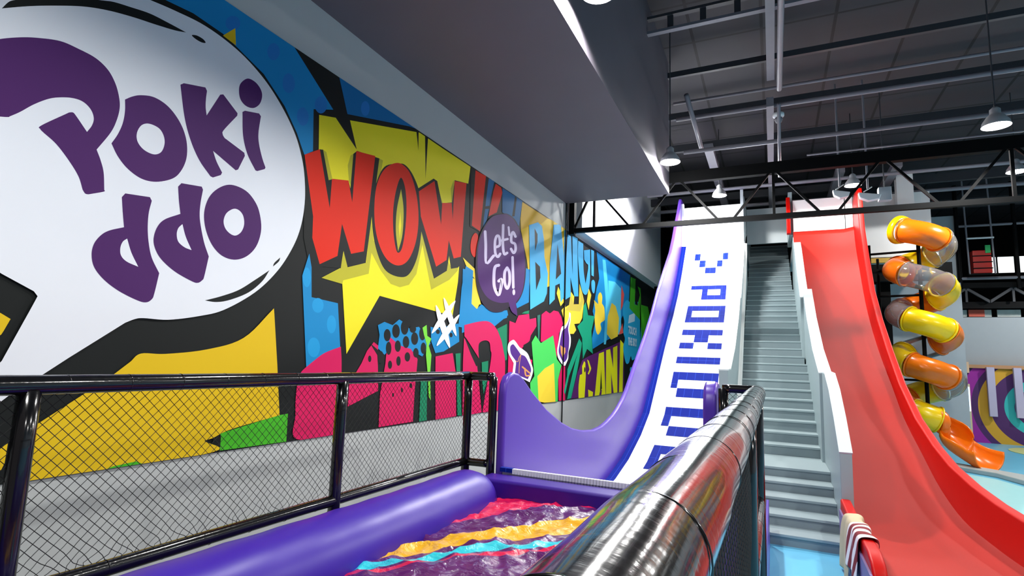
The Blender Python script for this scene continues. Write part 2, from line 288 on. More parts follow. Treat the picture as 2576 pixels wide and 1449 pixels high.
MURAL = '''# color|part|frame|pts ; s = smooth ; ! after a point = corner
blue|backdrop|A|1330,0 1560,110 1800,275 1920,390 2130,600 2300,860 2400,1080 2440,1200 2460,1255 2530,1225 2535,885 2695,890 2380,385 1810,0 1500,-200 1100,-200
blued|backdrop|C|490,630 555,925 1060,1025 1200,1080 700,700
bdot|backdrop|C|o80,680,50,75
bdot|backdrop|C|o700,880,35,60
bdot|backdrop|C|o340,850,50,70
bdot|backdrop|C|o190,940,45,70
bdot|backdrop|A|o2210,420,50,70
bdot|backdrop|A|o1880,190,60,60
bdot|backdrop|A|o2450,950,45,70
bdot|backdrop|A|o2330,660,45,65
gold|backdrop|A|1800,290 1900,230 1905,370
yellow|star_burst|D|244,-147 855,-39 1000,60 1165,168 1150,278 1130,320 1095,780 1088,870 1055,1075 950,1045 612,952 410,1305 385,880 258,843 370,785 320,500 240,200
blk|backdrop|C|460,955 575,972 630,1212
blk|backdrop|C|1114,1065 1132,1070 1130,1220
blk|backdrop|C|1184,1095 1208,1115 1188,1449
olive|star_burst|D|262,60 288,80 325,245 302,250
olive|star_burst|D|425,258 418,160 435,100 470,78 448,300
olive|star_burst|D|605,115 632,130 600,320 570,400
olive|star_burst|D|955,248 978,330 995,388 985,430
olive|star_burst|D|1062,250 1044,300 1050,390 1066,380
olive|star_burst|D|258,843 375,785 395,680 420,780 530,750 560,490 575,620 870,490 925,700 1020,720 1040,770 1090,775 1085,800 1035,855 925,915 872,640 835,820 790,885 735,900 680,880 620,800 562,690 545,818 390,858 385,880
blk|wow_lettering|D|155,95 248,62 268,66 302,250 330,242 422,252 434,300 452,90 475,72 610,118 527,752 417,779 392,680 375,785 265,775 195,830 150,600
blk|wow_lettering|D|s 720,150 640,170 590,270 565,400 570,560 600,700 650,800 735,838 795,815 845,700 868,520 860,350 820,230 770,160
blk|wow_lettering|D|830,310 940,240 962,255 990,390 1052,385 1068,250 1155,272 1125,725 1090,780 1045,788 1034,710 1020,800 942,848 865,560
red|wow_lettering|D|155,95 248,62 308,420 322,242 422,252 445,385 470,73 585,103 515,682 438,697 383,515 355,710 247,760 202,600 207,470
red|wow_lettering|D|s 700,148 640,185 597,270 580,390 584,530 612,650 660,735 725,768 785,735 830,630 848,490 836,340 800,215 750,155
blk|wow_lettering|D|s 740,235 712,310 695,420 694,540 705,640 722,690 748,660 768,540 775,400 765,290
olive|wow_lettering|D|s 742,303! 716,430 710,560 724,682! 750,580 757,430
yellow|wow_lettering|D|737,440 728,530 733,605 743,525
red|wow_lettering|D|850,318 945,255 985,520 992,388 1050,388 1056,490 1068,255 1140,268 1105,715 1062,725 1032,615 1018,735 955,775 862,470
blue2|backdrop|J|205,0 340,70 300,230 270,380 250,470 210,560 230,300
blk|backdrop|J|252,20 262,35 240,330 205,560 190,560
blk|backdrop|J|235,320 300,310 290,345 235,345
blk|wow_lettering|D|1165,170 1258,225 1275,240 1245,480 1235,620 1215,560 1160,530
red|wow_lettering|D|1195,190 1258,225 1222,560 1172,525
red|wow_lettering|D|s 1192,570 1170,605 1164,660 1172,700 1192,715 1203,650 1210,590
blk|wow_lettering|J|330,70 420,180 400,300 350,440 265,440 290,250
red|wow_lettering|J|345,90 400,130 412,180 355,380 272,420 320,170
blue2|backdrop|J|412,130 615,265 600,380 580,520 520,440 410,380
blk|backdrop|J|540,215 558,235 535,420 510,420
gold|backdrop|J|615,275 870,440 940,470 1050,545 1050,1000 960,1100 700,1200 660,860 600,560 595,450
goldd|backdrop|J|615,275 870,440 800,500 760,480 680,520 600,560 600,450
blue|backdrop|J|640,940 690,960 680,1290 560,1350 545,1290
blue|backdrop|J|10,950 60,960 100,1040 70,1200 80,1350 130,1375 200,1310 300,1380 460,1370 470,1420 300,1560 130,1560 0,1600
yellow2|backdrop|J|10,835 130,950 150,1130 190,1290 195,1310 175,1312 160,1350 125,1375 90,1340 65,1250 65,1180 95,1080 92,1040
blk|backdrop|J|20,880 130,1055 105,1040
blue|backdrop|D|140,830 183,695 197,780 197,960 357,997 372,1280 200,1370 165,1400
bdot2|backdrop|D|o318,1125,28,55
bdot2|backdrop|D|o210,1265,38,60
bdot2|backdrop|D|o235,1010,35,45
bdot2|backdrop|D|o168,840,25,60
blue|backdrop|D|1135,770 1180,800 1170,1000 1210,1040 1280,1010 1390,1050 1385,1085 1290,1120 1130,1130 1120,1145 1090,1140 1110,900
blue|backdrop|D|920,1140 960,1150 1090,1120 1095,1230 1000,1290 950,1300 925,1230
blk|backdrop|D|o1045,1190,10,14
blk|backdrop|D|o965,1170,12,14
blue|backdrop|D|600,1130 640,1110 690,1130 730,1095 760,1115 790,1150 850,1140 920,1240 870,1320 790,1280 700,1250 640,1310 600,1270 610,1190
rose|backdrop|E|s 235,615! 330,545 450,498! 455,640 445,960 412,1135 120,1170 118,1000 122,850 150,700
rose|backdrop|E|600,620 640,530 690,465 722,490 720,640 722,820 500,935 510,770
rose|backdrop|E|775,620 780,560 810,430 880,490 960,515 1010,590 1000,700 990,800 975,1045 725,1085 735,850
blk|backdrop|E|660,470 765,560 720,640 715,560
blk|backdrop|E|o660,587,12,24
blk|backdrop|E|o788,415,25,45
blk|backdrop|E|o852,385,28,50
blk|backdrop|E|o915,360,28,52
blk|backdrop|E|o865,495,22,42
blk|backdrop|E|o925,465,24,44
blk|backdrop|E|o988,440,26,46
blk|backdrop|E|o1045,405,24,48
blk|backdrop|E|o1052,510,20,42
blk|backdrop|E|o975,370,24,28
blk|backdrop|E|o940,320,28,22
blk|backdrop|E|o870,603,16,35
blk|backdrop|E|o935,573,20,34
blk|backdrop|E|o997,543,20,35
blk|backdrop|E|o808,630,15,30
blk|backdrop|E|o798,510,20,48
blk|backdrop|E|o820,743,11,20
blk|backdrop|E|o960,782,10,18
blk|backdrop|E|o895,815,7,17
blk|backdrop|E|o830,850,7,14
blk|backdrop|E|o600,737,6,14
blk|backdrop|E|o740,575,22,45
grn|backdrop|E|1035,700 1080,690 1075,1035 1020,1045
lime|backdrop|E|1045,360 1075,340 1080,420 1110,440 1090,490 1110,560 1100,700 1105,890 1090,860 1085,720 1070,560 1075,480 1055,410
rose|backdrop|E|1140,570 1265,545 1290,700 1290,1005 1140,1030 1138,800
grn|backdrop|E|1285,550 1322,545 1320,760 1330,1000 1300,1000 1295,700
lgrn|backdrop|H|1335,580 1690,470 1745,460 1735,630 1330,685
blk|backdrop|H|1290,605 1338,598 1330,688 1282,690
gold|backdrop|H|s 785,145! 850,95 1000,97 1250,70 1475,0 1660,-180! 1665,-100 1680,160! 1694,470! 1400,555 1285,610! 1235,625! 1285,695 500,830! 120,880! 180,600! 185,545! 660,240! 
lgrn|backdrop|H|680,780 820,750 860,765 640,797
gold|backdrop|B|0,1090 75,1135 20,1230 0,1260 -60,1300 -60,1060
gold|backdrop|H|-120,700 0,665 40,640 20,760 0,800 -120,850
rose|backdrop|M|s 135,195! 300,155 430,145 510,190 580,290 630,420 660,600 665,800 640,1000 600,1330! 380,1330! 370,1320! 480,650 475,520 460,420 400,395 330,430 318,520 325,630! 180,400 135,340!
rose|backdrop|M|130,360 330,690 300,720 330,1000 360,1330 230,1360 150,1370 110,1370 115,700
blk|backdrop|M|130,345 320,640 330,690 290,735 220,580
grn|backdrop|M|360,680 445,660 440,900 385,1120 365,900
blk|backdrop|M|340,860 355,860 375,1120 435,900 400,1130 360,1320
grn|backdrop|M|560,245 690,180 690,640 670,660 620,400
grn|backdrop|M|20,580 85,560 80,740 40,750
rose|backdrop|M|722,140 800,170 840,70 978,50 985,120 1070,100 1075,210 1000,330 985,400 890,490 880,600 1020,650 1000,830 700,850 
blk|backdrop|M|905,455 1000,400 1030,600 970,620 900,500
grn|backdrop|M|880,45 920,20 980,5 975,50
rose|backdrop|M|1140,60 1200,10 1250,45 1300,5 1360,20 1400,90 1420,180 1370,300 1340,600 1330,650 1200,420 1130,410
grnm|backdrop|M|1085,70 1125,60 1110,400 1095,380
rose|backdrop|M|1360,890 1410,720 1449,730 1449,1175 1365,1180
yellow2|backdrop|M|1400,5 1449,-60 1449,180 1430,110
yellow2|backdrop|K|190,1320 300,1250 330,1050 380,1120 370,1240 450,1240 460,930 500,1060 530,1190 500,1449 460,1530 380,1540 410,1630 370,1690 320,1690 240,1640 215,1449
olive2|backdrop|K|330,1100 370,1240 445,1250 480,1190 460,950 525,1190 470,1350 240,1330 300,1260
yellow2|backdrop|K|600,1000 640,1100 620,1200 600,1330 570,1200
yellow2|backdrop|J|975,1130 1040,1280 1000,1330 960,1200
blue|backdrop|K|720,440 1230,800 1210,1240 1100,1449 1060,1690 850,1800 660,1920 650,1750 700,1500 660,1350 720,1000 760,850
cyn|backdrop|K|810,560 855,570 890,900 920,1449 860,1849 830,1849 850,1449 860,1200
cyn|backdrop|K|900,880 1000,900 1090,1000 1090,1449 1100,1690 1050,1700 900,1400
redl|backdrop|K|1100,950 1140,1090 1120,1260 1085,1340
redl|backdrop|L|1055,375 1115,200 1125,350
yellow2|backdrop|L|875,360 890,100 950,-110 1010,-60 1060,120 1050,340 1040,400 940,450
yellow2|backdrop|K|s 680,1175! 745,1240! 740,1120 775,1058 805,1120 800,1225! 835,1290 845,1400 840,1480 780,1530 790,1620 745,1700 710,1640 690,1480 700,1330!
green|star|L|520,-60 555,-120 590,80 690,92 640,320 662,665 575,590 510,745 500,430 425,250 510,160
green|backdrop|L|455,430 495,500 490,560 420,950 330,1340 270,1355 300,1200 400,760 440,640 300,1000 240,1280 220,1240 270,1000 275,900
prp|can_lettering|L|600,700 1080,480 1135,500 1140,1240 330,1345 430,950 500,760
yel|can_lettering|L|s 530,775! 548,800! 555,1000! 548,1120 535,1330! 445,1340! 445,1150 465,985! 500,970! 500,850!
blk|can_lettering|L|o540,905,10,40
yel|can_lettering|L|575,750 600,770 637,880 632,910 600,980 585,965 610,900
yel|can_lettering|L|590,1205 665,1245 660,1310 595,1320
yel|can_lettering|L|755,660 830,632 855,1285 790,1298 800,1210 775,1215 755,1300 690,1308
blk|can_lettering|L|790,900 800,1190 770,1240
yel|can_lettering|L|865,610 925,590 970,880 970,570 1035,540 1035,1255 980,1270 940,950 945,1275 860,1285
yel|can_lettering|L|1080,450 1130,510 1115,1240 1060,1248
bub2|thought_bubble|L|s 1130,-80 1180,-150 1225,-120 1260,-90 1320,-140 1365,-90 1375,50 1390,180 1400,350 1410,500 1390,640 1340,700 1300,740 1260,760 1240,700 1210,800 1170,810 1140,700 1125,560 1150,440 1125,330 1140,180 1120,60
bub2|thought_bubble|L|o1245,910,20,45
bub2|thought_bubble|L|o1205,1090,18,40
wht2|thought_bubble|L|1215,80 1305,40 1300,170 1200,205
lgrn|backdrop|K|1240,825 1315,860 1300,1240 1340,1260 1380,1100 1345,970 1390,1000 1400,1449 1380,1849 1400,1500 1220,1300
lgrn|backdrop|L|1400,-80 1500,-50 1520,50 1530,200 1470,400 1405,480 1395,200
blk|backdrop|K|1310,870 1340,900 1345,1260 1305,1240
bang|bang_lettering|J|680,510 770,480 810,520 830,650 835,830 870,1000 860,1200 830,1280 690,1365 688,1000
blk|bang_lettering|J|735,540 765,600 765,680 740,770
blk|bang_lettering|J|742,880 790,930 795,1040 750,1170
bang|bang_lettering|J|930,505 1000,500 1030,780 1045,1000 1035,1240 1000,1290 990,1100 945,1120 940,1260 885,1315 890,900
blk|bang_lettering|J|968,700 1005,1000 950,1060
bang|bang_lettering|K|228,110 250,120 250,700 225,900
bang|bang_lettering|K|275,180 330,210 345,640 355,800 350,205 430,240 430,600 440,1120 380,1120 320,830 325,1120 245,1170 255,600
bang|bang_lettering|K|s 440,275! 515,320! 520,700 550,930! 590,700! 590,640! 565,620! 530,560! 525,420! 620,410! 620,700 615,900 590,1040 550,1098 500,1040 460,850 435,500
bang|bang_lettering|K|635,410 680,430 675,820 640,800
bang|bang_lettering|K|s 640,900 670,870 695,920 690,1040 670,1075 645,1020
lime2|backdrop|M|1010,420 1060,330 1130,430 1290,330 1340,640 1400,720 1355,900 1350,1183 1330,1195 1000,1190 990,950 1045,860
yellow2|backdrop|M|1085,860 1180,760 1300,690 1320,1193 1180,1205 1100,1190
wht|foam_hand_sticker|M|s 765,388 705,440 700,540 735,620 775,690! 760,820! 985,940! 1028,790 1000,680 960,570 900,515 850,480 800,410
prp2|foam_hand_sticker|M|s 765,445 730,480 740,570 800,660 805,700! 790,830! 960,900! 1003,780 960,660 920,600 870,580! 800,480
tan|foam_hand_sticker|M|t4 870,580 845,620 830,670 800,660
tan|foam_hand_sticker|M|t4 870,580 850,700 845,820
tan|foam_hand_sticker|M|t10 890,740 985,820
tan|foam_hand_sticker|M|t10 920,760 935,850 985,850
wht|foam_hand_sticker#2|L|s 300,30! 325,60 320,180 300,300 325,420 320,540 290,640 285,740 240,845! 200,830 130,720 118,600 135,500 180,270 240,230 290,130
prp2|foam_hand_sticker#2|L|s 305,90! 305,150 285,280 300,420 295,560 280,660 265,740 215,790 160,700 140,620 155,510 195,320 250,270 290,180
tan|foam_hand_sticker#2|L|165,530 200,560 240,570 245,640 200,720 175,650
wht|hash_symbol|N|s 305,340 299,385 312,499 343,651 399,849 470,1041 534,1182 591,1282 622,1315 628,1270 615,1156 584,1004 528,806 457,614 393,473 336,373
wht|hash_symbol|N|s 485,170 480,210 492,313 520,449 569,626 633,799 690,925 740,1015 768,1045 773,1005 761,902 733,766 684,589 620,416 563,290 513,200
wht|hash_symbol|N|s 748,240 711,259 634,328 539,429 425,574 323,727 256,849 214,944 208,985 245,966 322,897 417,796 531,651 633,498 700,376 742,281
wht|hash_symbol|N|s 840,555 804,573 730,639 638,736 528,875 430,1022 366,1139 326,1231 320,1270 356,1252 430,1186 522,1089 632,950 730,803 794,686 834,594
dkp|small_speech_bubble|J|s 400,395 290,430 200,560 150,720 135,900 140,1080 170,1220 220,1320 300,1385 400,1385 470,1340 560,1290 620,1170 645,1000 640,800 600,600 540,460 470,400
purp|small_speech_bubble|J|s 400,400 300,430 215,560 165,720 155,900 165,1060 210,1180 280,1260 380,1295 470,1290! 500,1380 560,1430! 545,1290! 600,1200 630,1050 635,850 600,620 540,480 470,410
lav|small_speech_bubble/lettering|J|t14 232,575 238,700 245,890 318,820
lav|small_speech_bubble/lettering|J|t13 335,735 380,710 375,630 350,620 332,680 335,790 360,830 385,800
lav|small_speech_bubble/lettering|J|t13 415,510 412,700 425,800 455,790
lav|small_speech_bubble/lettering|J|t12 400,665 460,650
lav|small_speech_bubble/lettering|J|t10 470,530 478,610
lav|small_speech_bubble/lettering|J|t13 540,625 515,580 498,620 500,680 535,700 540,760 520,790 495,750
lav|small_speech_bubble/lettering|J|t15 370,915 335,930 322,1000 325,1130 365,1215 390,1150 400,1060 370,1075
lav|small_speech_bubble/lettering|J|t14 455,940 430,990 430,1090 455,1150 480,1090 478,990 455,940
lav|small_speech_bubble/lettering|J|t13 510,835 518,1140
lav|small_speech_bubble/lettering|J|o523,1188,14,30
white|speech_bubble|A|s 1190,0! 1400,90 1650,215 1900,400 2100,610 2250,830 2370,1070 2430,1270 2455,1449 2455,1650 2420,1850 2350,2020 2230,2200 2050,2370 1800,2510 1600,2560 1350,2590 1150,2577 1080,2584 1000,2614! 540,2899! -20,3260! -300,3450! -300,3230! 0,2922! 230,2510 290,2400! 260,2360! 0,2219! -400,1950! -400,-250! 1000,-250!
blk|speech_bubble|A|s 0,75! 60,20 130,0 200,-40 600,-60 760,0 900,20 1050,65 1200,115 1350,190 1495,268! 1400,250 1250,205 1050,140 850,88 650,58 400,52 200,58
blk|speech_bubble|A|s 1540,290 1580,292 1630,320 1652,350 1620,348 1570,320
blk|speech_bubble|B|s 1645,985! 1780,950 1920,900 2050,820 2170,740! 2110,830 2000,920 1850,980 1740,998
blk|speech_bubble|B|s 2257,637! 2245,670 2197,712! 2210,680
dpurp|speech_bubble/lettering|A|s -500,560! -300,400 -60,330 150,308 320,315 480,340 620,400 760,475 860,570 920,680 950,790 955,880 930,980 880,1080 768,1215! 800,1300 825,1400 830,1540! 825,1555 700,1577! 675,1570 655,1540! 620,1430 540,1300 440,1170 340,1080! 312,1050 320,1020 545,915! 575,915 600,940 690,1072! 730,1020 745,960 720,890 660,830 580,800 480,793 380,805 260,850 150,910 70,945! 0,950 -500,900!
dpurp|speech_bubble/lettering|A|s 998,810! 1060,785 1130,775 1230,790 1330,850 1410,940 1470,1050 1500,1170 1495,1290 1450,1390 1380,1450 1250,1475 1130,1449 1020,1370 940,1270 888,1165! 940,1090 980,1000 998,900
white|speech_bubble/lettering|A|s 1190,1005 1130,1020 1095,1080 1100,1150 1150,1215 1230,1253 1290,1235 1318,1170 1310,1100 1270,1040
dpurp|speech_bubble/lettering|A|s 1447,690! 1475,678! 1650,712! 1663,740! 1655,800 1652,870 1660,938! 1770,770! 1795,768! 1910,920! 1908,940! 1800,1055 1790,1090 1805,1120! 1965,1240! 1970,1265! 1915,1375! 1895,1382! 1712,1225! 1740,1310 1785,1400! 1775,1420! 1710,1440! 1690,1430! 1600,1300 1530,1140 1480,950
dpurp|speech_bubble/lettering|A|s 1990,640 1935,680 1922,740 1935,810 1980,862 2040,878 2090,845 2110,780 2095,720 2050,665
dpurp|speech_bubble/lettering|A|s 1950,910! 1970,900! 2085,922! 2100,945! 2080,1080 2085,1170 2110,1280 2137,1360! 2130,1372! 2070,1388! 2055,1382! 1990,1250 1955,1100
dpurp|speech_bubble/lettering|B|s 972,150! 1000,120! 1200,150! 1215,180! 1190,280 1182,400 1190,520 1215,640 1275,765! 1235,930 1215,975 1170,1000 1100,985 950,910 830,820 750,720 727,620 745,530 800,460 870,420 990,393! 980,280
white|speech_bubble/lettering|B|s 1015,485! 980,510 960,560 965,620 1010,670 1105,713! 1050,600
dpurp|speech_bubble/lettering|B|s 1428,65! 1455,37! 1620,65! 1630,90! 1610,200 1603,300 1615,400 1640,520 1677,630! 1640,790 1625,820 1590,842 1540,830 1400,750 1290,650 1240,560 1230,480 1260,390 1320,330 1447,285! 1435,180
white|speech_bubble/lettering|B|s 1463,368! 1430,400 1417,450 1430,510 1480,555 1537,578! 1490,470
dpurp|speech_bubble/lettering|B|s 1860,50 1760,75 1680,150 1640,270 1650,400 1700,530 1780,620 1880,655 1980,630 2060,550 2100,430 2095,310 2060,200 1980,100
white|speech_bubble/lettering|B|s 1875,245 1820,280 1797,340 1810,400 1850,445 1895,460 1940,430 1963,370 1955,300 1920,255
'''
def clip(poly, k, lim, keep_less):
    out = []
    for i in range(len(poly)):
        a, b_ = poly[i-1], poly[i]
        ia = (a[k] <= lim) if keep_less else (a[k] >= lim); ib = (b_[k] <= lim) if keep_less else (b_[k] >= lim)
        if ia != ib:
            t_ = (lim-a[k])/(b_[k]-a[k]); out.append((a[0]+(b_[0]-a[0])*t_, a[1]+(b_[1]-a[1])*t_))
        if ib: out.append(b_)
    return out
def stroke_polys(pts, w):
    n_ = len(pts); L_, R_ = [], []; nr = []
    for i in range(n_):
        a, c = pts[max(i-1, 0)], pts[min(i+1, n_-1)]; d = math.hypot(c[0]-a[0], c[1]-a[1]) or 1; nr.append((-(c[1]-a[1])/d, (c[0]-a[0])/d))
    for p, q in zip(pts, nr): L_.append((p[0]+q[0]*w, p[1]+q[1]*w)); R_.append((p[0]-q[0]*w, p[1]-q[1]*w))
    def cap(c, q, s_):   # half circle from +q*s round the end
        a0 = math.atan2(q[1]*s_, q[0]*s_); return [(c[0]+w*math.cos(a0-PI*k/6), c[1]+w*math.sin(a0-PI*k/6)) for k in range(1, 6)]
    return [L_ + cap(pts[-1], nr[-1], 1) + R_[::-1] + cap(pts[0], nr[0], -1)]
def stroke_split(pts, w):
    k = (len(pts)-1)//2
    return stroke_polys(pts, w) if len(pts) < 14 else stroke_polys(pts[:k+1], w)+stroke_polys(pts[k:], w)
parts = {}; order = 0
for ln in MURAL.strip().split('\n'):
    if not ln or ln[0] == '#': continue
    colr, part, fr, spec = ln.split('|'); ox, oy, k_ = FR[fr]; spec = spec.strip(); polys = []
    if spec[0] == 'o':
        cx, cy, rx, ry = map(float, spec[1:].split(',')); polys = [[(cx+rx*math.cos(2*PI*k/20), cy+ry*math.sin(2*PI*k/20)) for k in range(20)]]
    else:
        toks = spec.split(); mode = None; wd = 0
        if toks[0] == 's': mode = 's'; toks = toks[1:]
        elif toks[0][0] == 't': mode = 't'; wd = float(toks[0][1:]); toks = toks[1:]
        cor = [q.endswith('!') for q in toks]; pts = [tuple(map(float, q.rstrip('!').split(','))) for q in toks]
        if mode == 's': polys = [catmull(pts, cor)]
        elif mode == 't': polys = stroke_split(catmull(pts, [False]*len(pts), closed=False, n=5), wd)
        else: polys = [pts]
    order += 1
    off = WX + .009 + order*.00007
    mb, ml = parts.setdefault(part, (MB(), []))
    if colr not in ml: ml.append(colr)
    mb.cur = ml.index(colr)
    for j, pl in enumerate(polys):
        W3 = []
        for (x, y) in pl:
            X_, Y_ = ox+x*k_, oy+y*k_
            d = ray(X_, Y_)
            p = EYE + d*((WX-EYE.x)/d.x); W3.append((max(p.y, -2.5) if d.y > 0 or d.x < 0 else -2.5, p.z))
        W3 = clip(clip(clip(W3, 1, MZ1, True), 1, MZ0, False), 0, 22.0, True)
        W3 = [q for i, q in enumerate(W3) if math.hypot(q[0]-W3[i-1][0], q[1]-W3[i-1][1]) > 1e-5]
        if len(W3) < 3: continue
        mb.add([(off+j*.00002, q[0], q[1]) for q in W3], [tuple(range(len(W3)))])
def tri_build(mb, name, mats, parent):
    o = mb.build(name, mats, parent, recalc=False); me = o.data
    bm = bmesh.new(); bm.from_mesh(me); bmesh.ops.triangulate(bm, faces=bm.faces, ngon_method='EAR_CLIP')
    for f in bm.faces:
        if f.normal.x < 0: f.normal_flip()
    bm.to_mesh(me); bm.free(); return o
mural = MB().box((WX+.002, -2.9, MZ0), (WX+.007, 22, MZ1)).build('comic_mural', MCM['blk'])
tag(mural, 'colourful comic-style mural with speech bubbles and WOW and BANG lettering on the left wall', 'mural')
order_parts = {}
plabel = dict(speech_bubble='large white speech bubble with purple lettering', wow_lettering='red WOW lettering with black shadow', star_burst='yellow star burst behind WOW', small_speech_bubble='dark purple bubble reading Let\'s Go!',
              bang_lettering='light blue BANG! lettering', can_lettering='yellow lettering on purple', star='green star', foam_hand_sticker='purple pointing foam hand with white outline', hash_symbol='white hash symbol', thought_bubble='light blue cloud bubble with pale writing')
for part in sorted(parts, key=lambda p: p.count('/')):
    mb, ml = parts[part]
    par = mural if '/' not in part else order_parts[part.split('/')[0]]
    nm = part.split('/')[-1].split('#')[0].replace('backdrop', 'painted_backdrop')
    if not mb.f: continue
    o = tri_build(mb, nm, [MCM[c] for c in ml], par); order_parts[part] = o
    if part.split('#')[0] in plabel: o['label'] = plabel[part.split('#')[0]]
# small writing inside the light blue cloud bubble
def wall_text(txt, px, py, size, mt, parent, xs=1.0, rot=0.0):
    cu = bpy.data.curves.new('t', 'FONT'); cu.body = txt; cu.size = size; cu.extrude = 0; cu.offset = .01*size/.2
    ob = bpy.data.objects.new('t', cu); COL.objects.link(ob); dg = bpy.context.evaluated_depsgraph_get()
    me = bpy.data.meshes.new_from_object(ob.evaluated_get(dg)); bpy.data.objects.remove(ob)
    p = atX(px, py, WX); base = Vector((WX+.028, p.y, p.z))
    me.transform(Matrix(((0, 0, 1, 0), (xs, 0, 0, 0), (rot, 1, 0, 0), (0, 0, 0, 1))))
    me.materials.clear(); me.materials.append(mt)
    o = bpy.data.objects.new('lettering', me); COL.objects.link(o); o.parent = parent; o.location = base-WPOS[parent.name]; WPOS[o.name] = base
    return o
tb = order_parts['thought_bubble']
wall_text('TOUCH', 1578.5, 838, .33, MCM['wht2'], tb, 1.0)
wall_text('THE SKY!', 1578, 867, .33, MCM['wht2'], tb, .92)

# ================================================================ WHITE AND PURPLE SLIDE
M_mat = mat('slide_mat_white', '#f1f5f3', .55, var=.02, bump=.12, bscale=120)
M_blue = mat('slide_blue', '#0d3fc4', .5, var=.03, bump=.1, bscale=120)
M_purp = mat('slide_purple', '#5636a8', .34, var=.03, vscale=1.5, spec=.4)
def matgrid(name, base, line):
    m = bpy.data.materials.new(name); m.use_nodes = True; nt = m.node_tree; b = nt.nodes['Principled BSDF']
    tc = nt.nodes.new('ShaderNodeTexCoord'); br = nt.nodes.new('ShaderNodeTexBrick'); br.offset = 0
    br.inputs['Color1'].default_value = (*hexc(base), 1); br.inputs['Color2'].default_value = (*hexc(base), 1); br.inputs['Mortar'].default_value = (*hexc(line), 1)
    br.inputs['Scale'].default_value = 1; br.inputs['Mortar Size'].default_value = .004; br.inputs['Brick Width'].default_value = .17; br.inputs['Row Height'].default_value = 40
    nt.links.new(tc.outputs['Object'], br.inputs[0]); nt.links.new(br.outputs[0], b.inputs[0]); b.inputs['Roughness'].default_value = .75; b.inputs['Specular IOR Level'].default_value = .12
    n2 = nt.nodes.new('ShaderNodeTexVoronoi'); n2.inputs['Scale'].default_value = 55; nt.links.new(tc.outputs['Object'], n2.inputs['Vector'])
    bp = nt.nodes.new('ShaderNodeBump'); bp.inputs['Strength'].default_value = .15; bp.inputs['Distance'].default_value = .006
    nt.links.new(n2.outputs[0], bp.inputs['Height']); nt.links.new(bp.outputs[0], b.inputs['Normal'])
    return m
M_mat = matgrid('slide_mat_white_tiles', '#eef2f0', '#fbfdfc'); M_blue = matgrid('slide_mat_blue_tiles', '#051f84', '#2646b4')
PROF = [(4.98,1.06),(5.6,.80),(6.3,.53),(7.0,.35),(7.7,.27),(8.3,.26),(8.8,.31),(9.67,.48),(10.64,.78),(11.44,1.13),(12.28,1.78),(13.25,2.53),(14.42,3.35),(15.22,3.96),(16.0,4.715),(16.87,5.652),(17.15,6.2),(17.3,6.75)]
SL = [0]
for i in range(len(PROF)-1): SL.append(SL[-1]+math.hypot(PROF[i+1][0]-PROF[i][0], PROF[i+1][1]-PROF[i][1]))
def prof_at(s_, off=0):
    i = 0
    while i < len(SL)-2 and s_ > SL[i+1]: i += 1
    a, b_ = PROF[i], PROF[i+1]; L_ = SL[i+1]-SL[i]; u = (s_-SL[i])/L_; ny, nz = -(b_[1]-a[1])/L_, (b_[0]-a[0])/L_
    return (a[0]+(b_[0]-a[0])*u+ny*off, a[1]+(b_[1]-a[1])*u+nz*off)
def strip(mb, x0, x1, s0, s1, off=0):
    ss = [s0]+[v for v in SL if s0+1e-4 < v < s1-1e-4]+[s1]
    vs = []
    for q in ss:
        y, z = prof_at(q, off); vs += [(x0, y, z), (x1, y, z)]
    mb.add(vs, [(2*i, 2*i+1, 2*i+3, 2*i+2) for i in range(len(ss)-1)]); return mb
sl = thing('drop_slide', (-1.47, 10, 0), 'tall white drop slide with purple side walls and blue block lettering', 'slide')
SEND = SL[15]
mb = MB(); top = [(y, z) for y, z in PROF[:16]]
mb.prism(top + [(16.95, 5.4), (12.4, 1.5), (10.5, .4), (8.8, .02), (4.98, .02)], 'x', -2.40, -.60); mb.build('slide_bed', M_mat, sl)
mb = MB(); strip(mb, -2.408, -2.275, 0, SEND, .004); mb.build('blue_edge_stripe', M_blue, sl, recalc=False)
LET = [[(-1.98,-1.83,13.09,13.40),(-1.83,-1.67,12.77,13.07),(-1.66,-1.38,12.47,12.73),(-1.36,-1.22,12.77,13.05),(-1.22,-1.08,13.09,13.40)],
       [(-1.96,-1.07,11.72,11.89),(-1.67,-1.53,11.24,11.72),(-1.21,-1.07,11.24,11.72),(-1.53,-1.21,11.24,11.46)],
       [(-1.96,-1.05,10.69,10.92),(-1.96,-1.05,10.13,10.38),(-1.96,-1.83,10.38,10.69),(-1.19,-1.05,10.38,10.69)],
       [(-1.96,-1.05,9.54,9.78),(-1.66,-1.35,9.23,9.54),(-1.96,-1.65,8.96,9.2),(-1.34,-1.04,8.96,9.2)],
       [(-1.96,-1.04,8.40,8.64)],
       [(-1.97,-1.04,7.83,8.09),(-1.97,-1.84,7.55,7.83),(-1.17,-1.04,7.55,7.83),(-1.83,-1.18,7.27,7.55)],
       [(-1.98,-1.04,6.68,6.95),(-1.98,-1.84,6.28,6.68),(-1.18,-1.04,6.28,6.68),(-1.83,-1.18,5.93,6.28)],
       [(-1.96,-1.04,5.17,5.5),(-1.96,-1.04,4.5,4.85),(-1.96,-1.79,4.85,5.17),(-1.2,-1.04,4.85,5.17)]]
for cells, lab in zip(LET, ['blue pixel chevron mark at the top', 'blue block letter P', 'blue block letter O, upper one', 'blue block letter K', 'blue block letter I', 'blue block letter D, upper one', 'blue block letter D, lower one', 'blue block letter O, lowest one']):
    lt = MB()
    for a, b_, c_, d_ in cells: strip(lt, a, b_, c_, d_, .005)
    o = lt.build('block_letter', M_blue, sl, recalc=False); o['label'] = lab
mb = MB(); n = 60
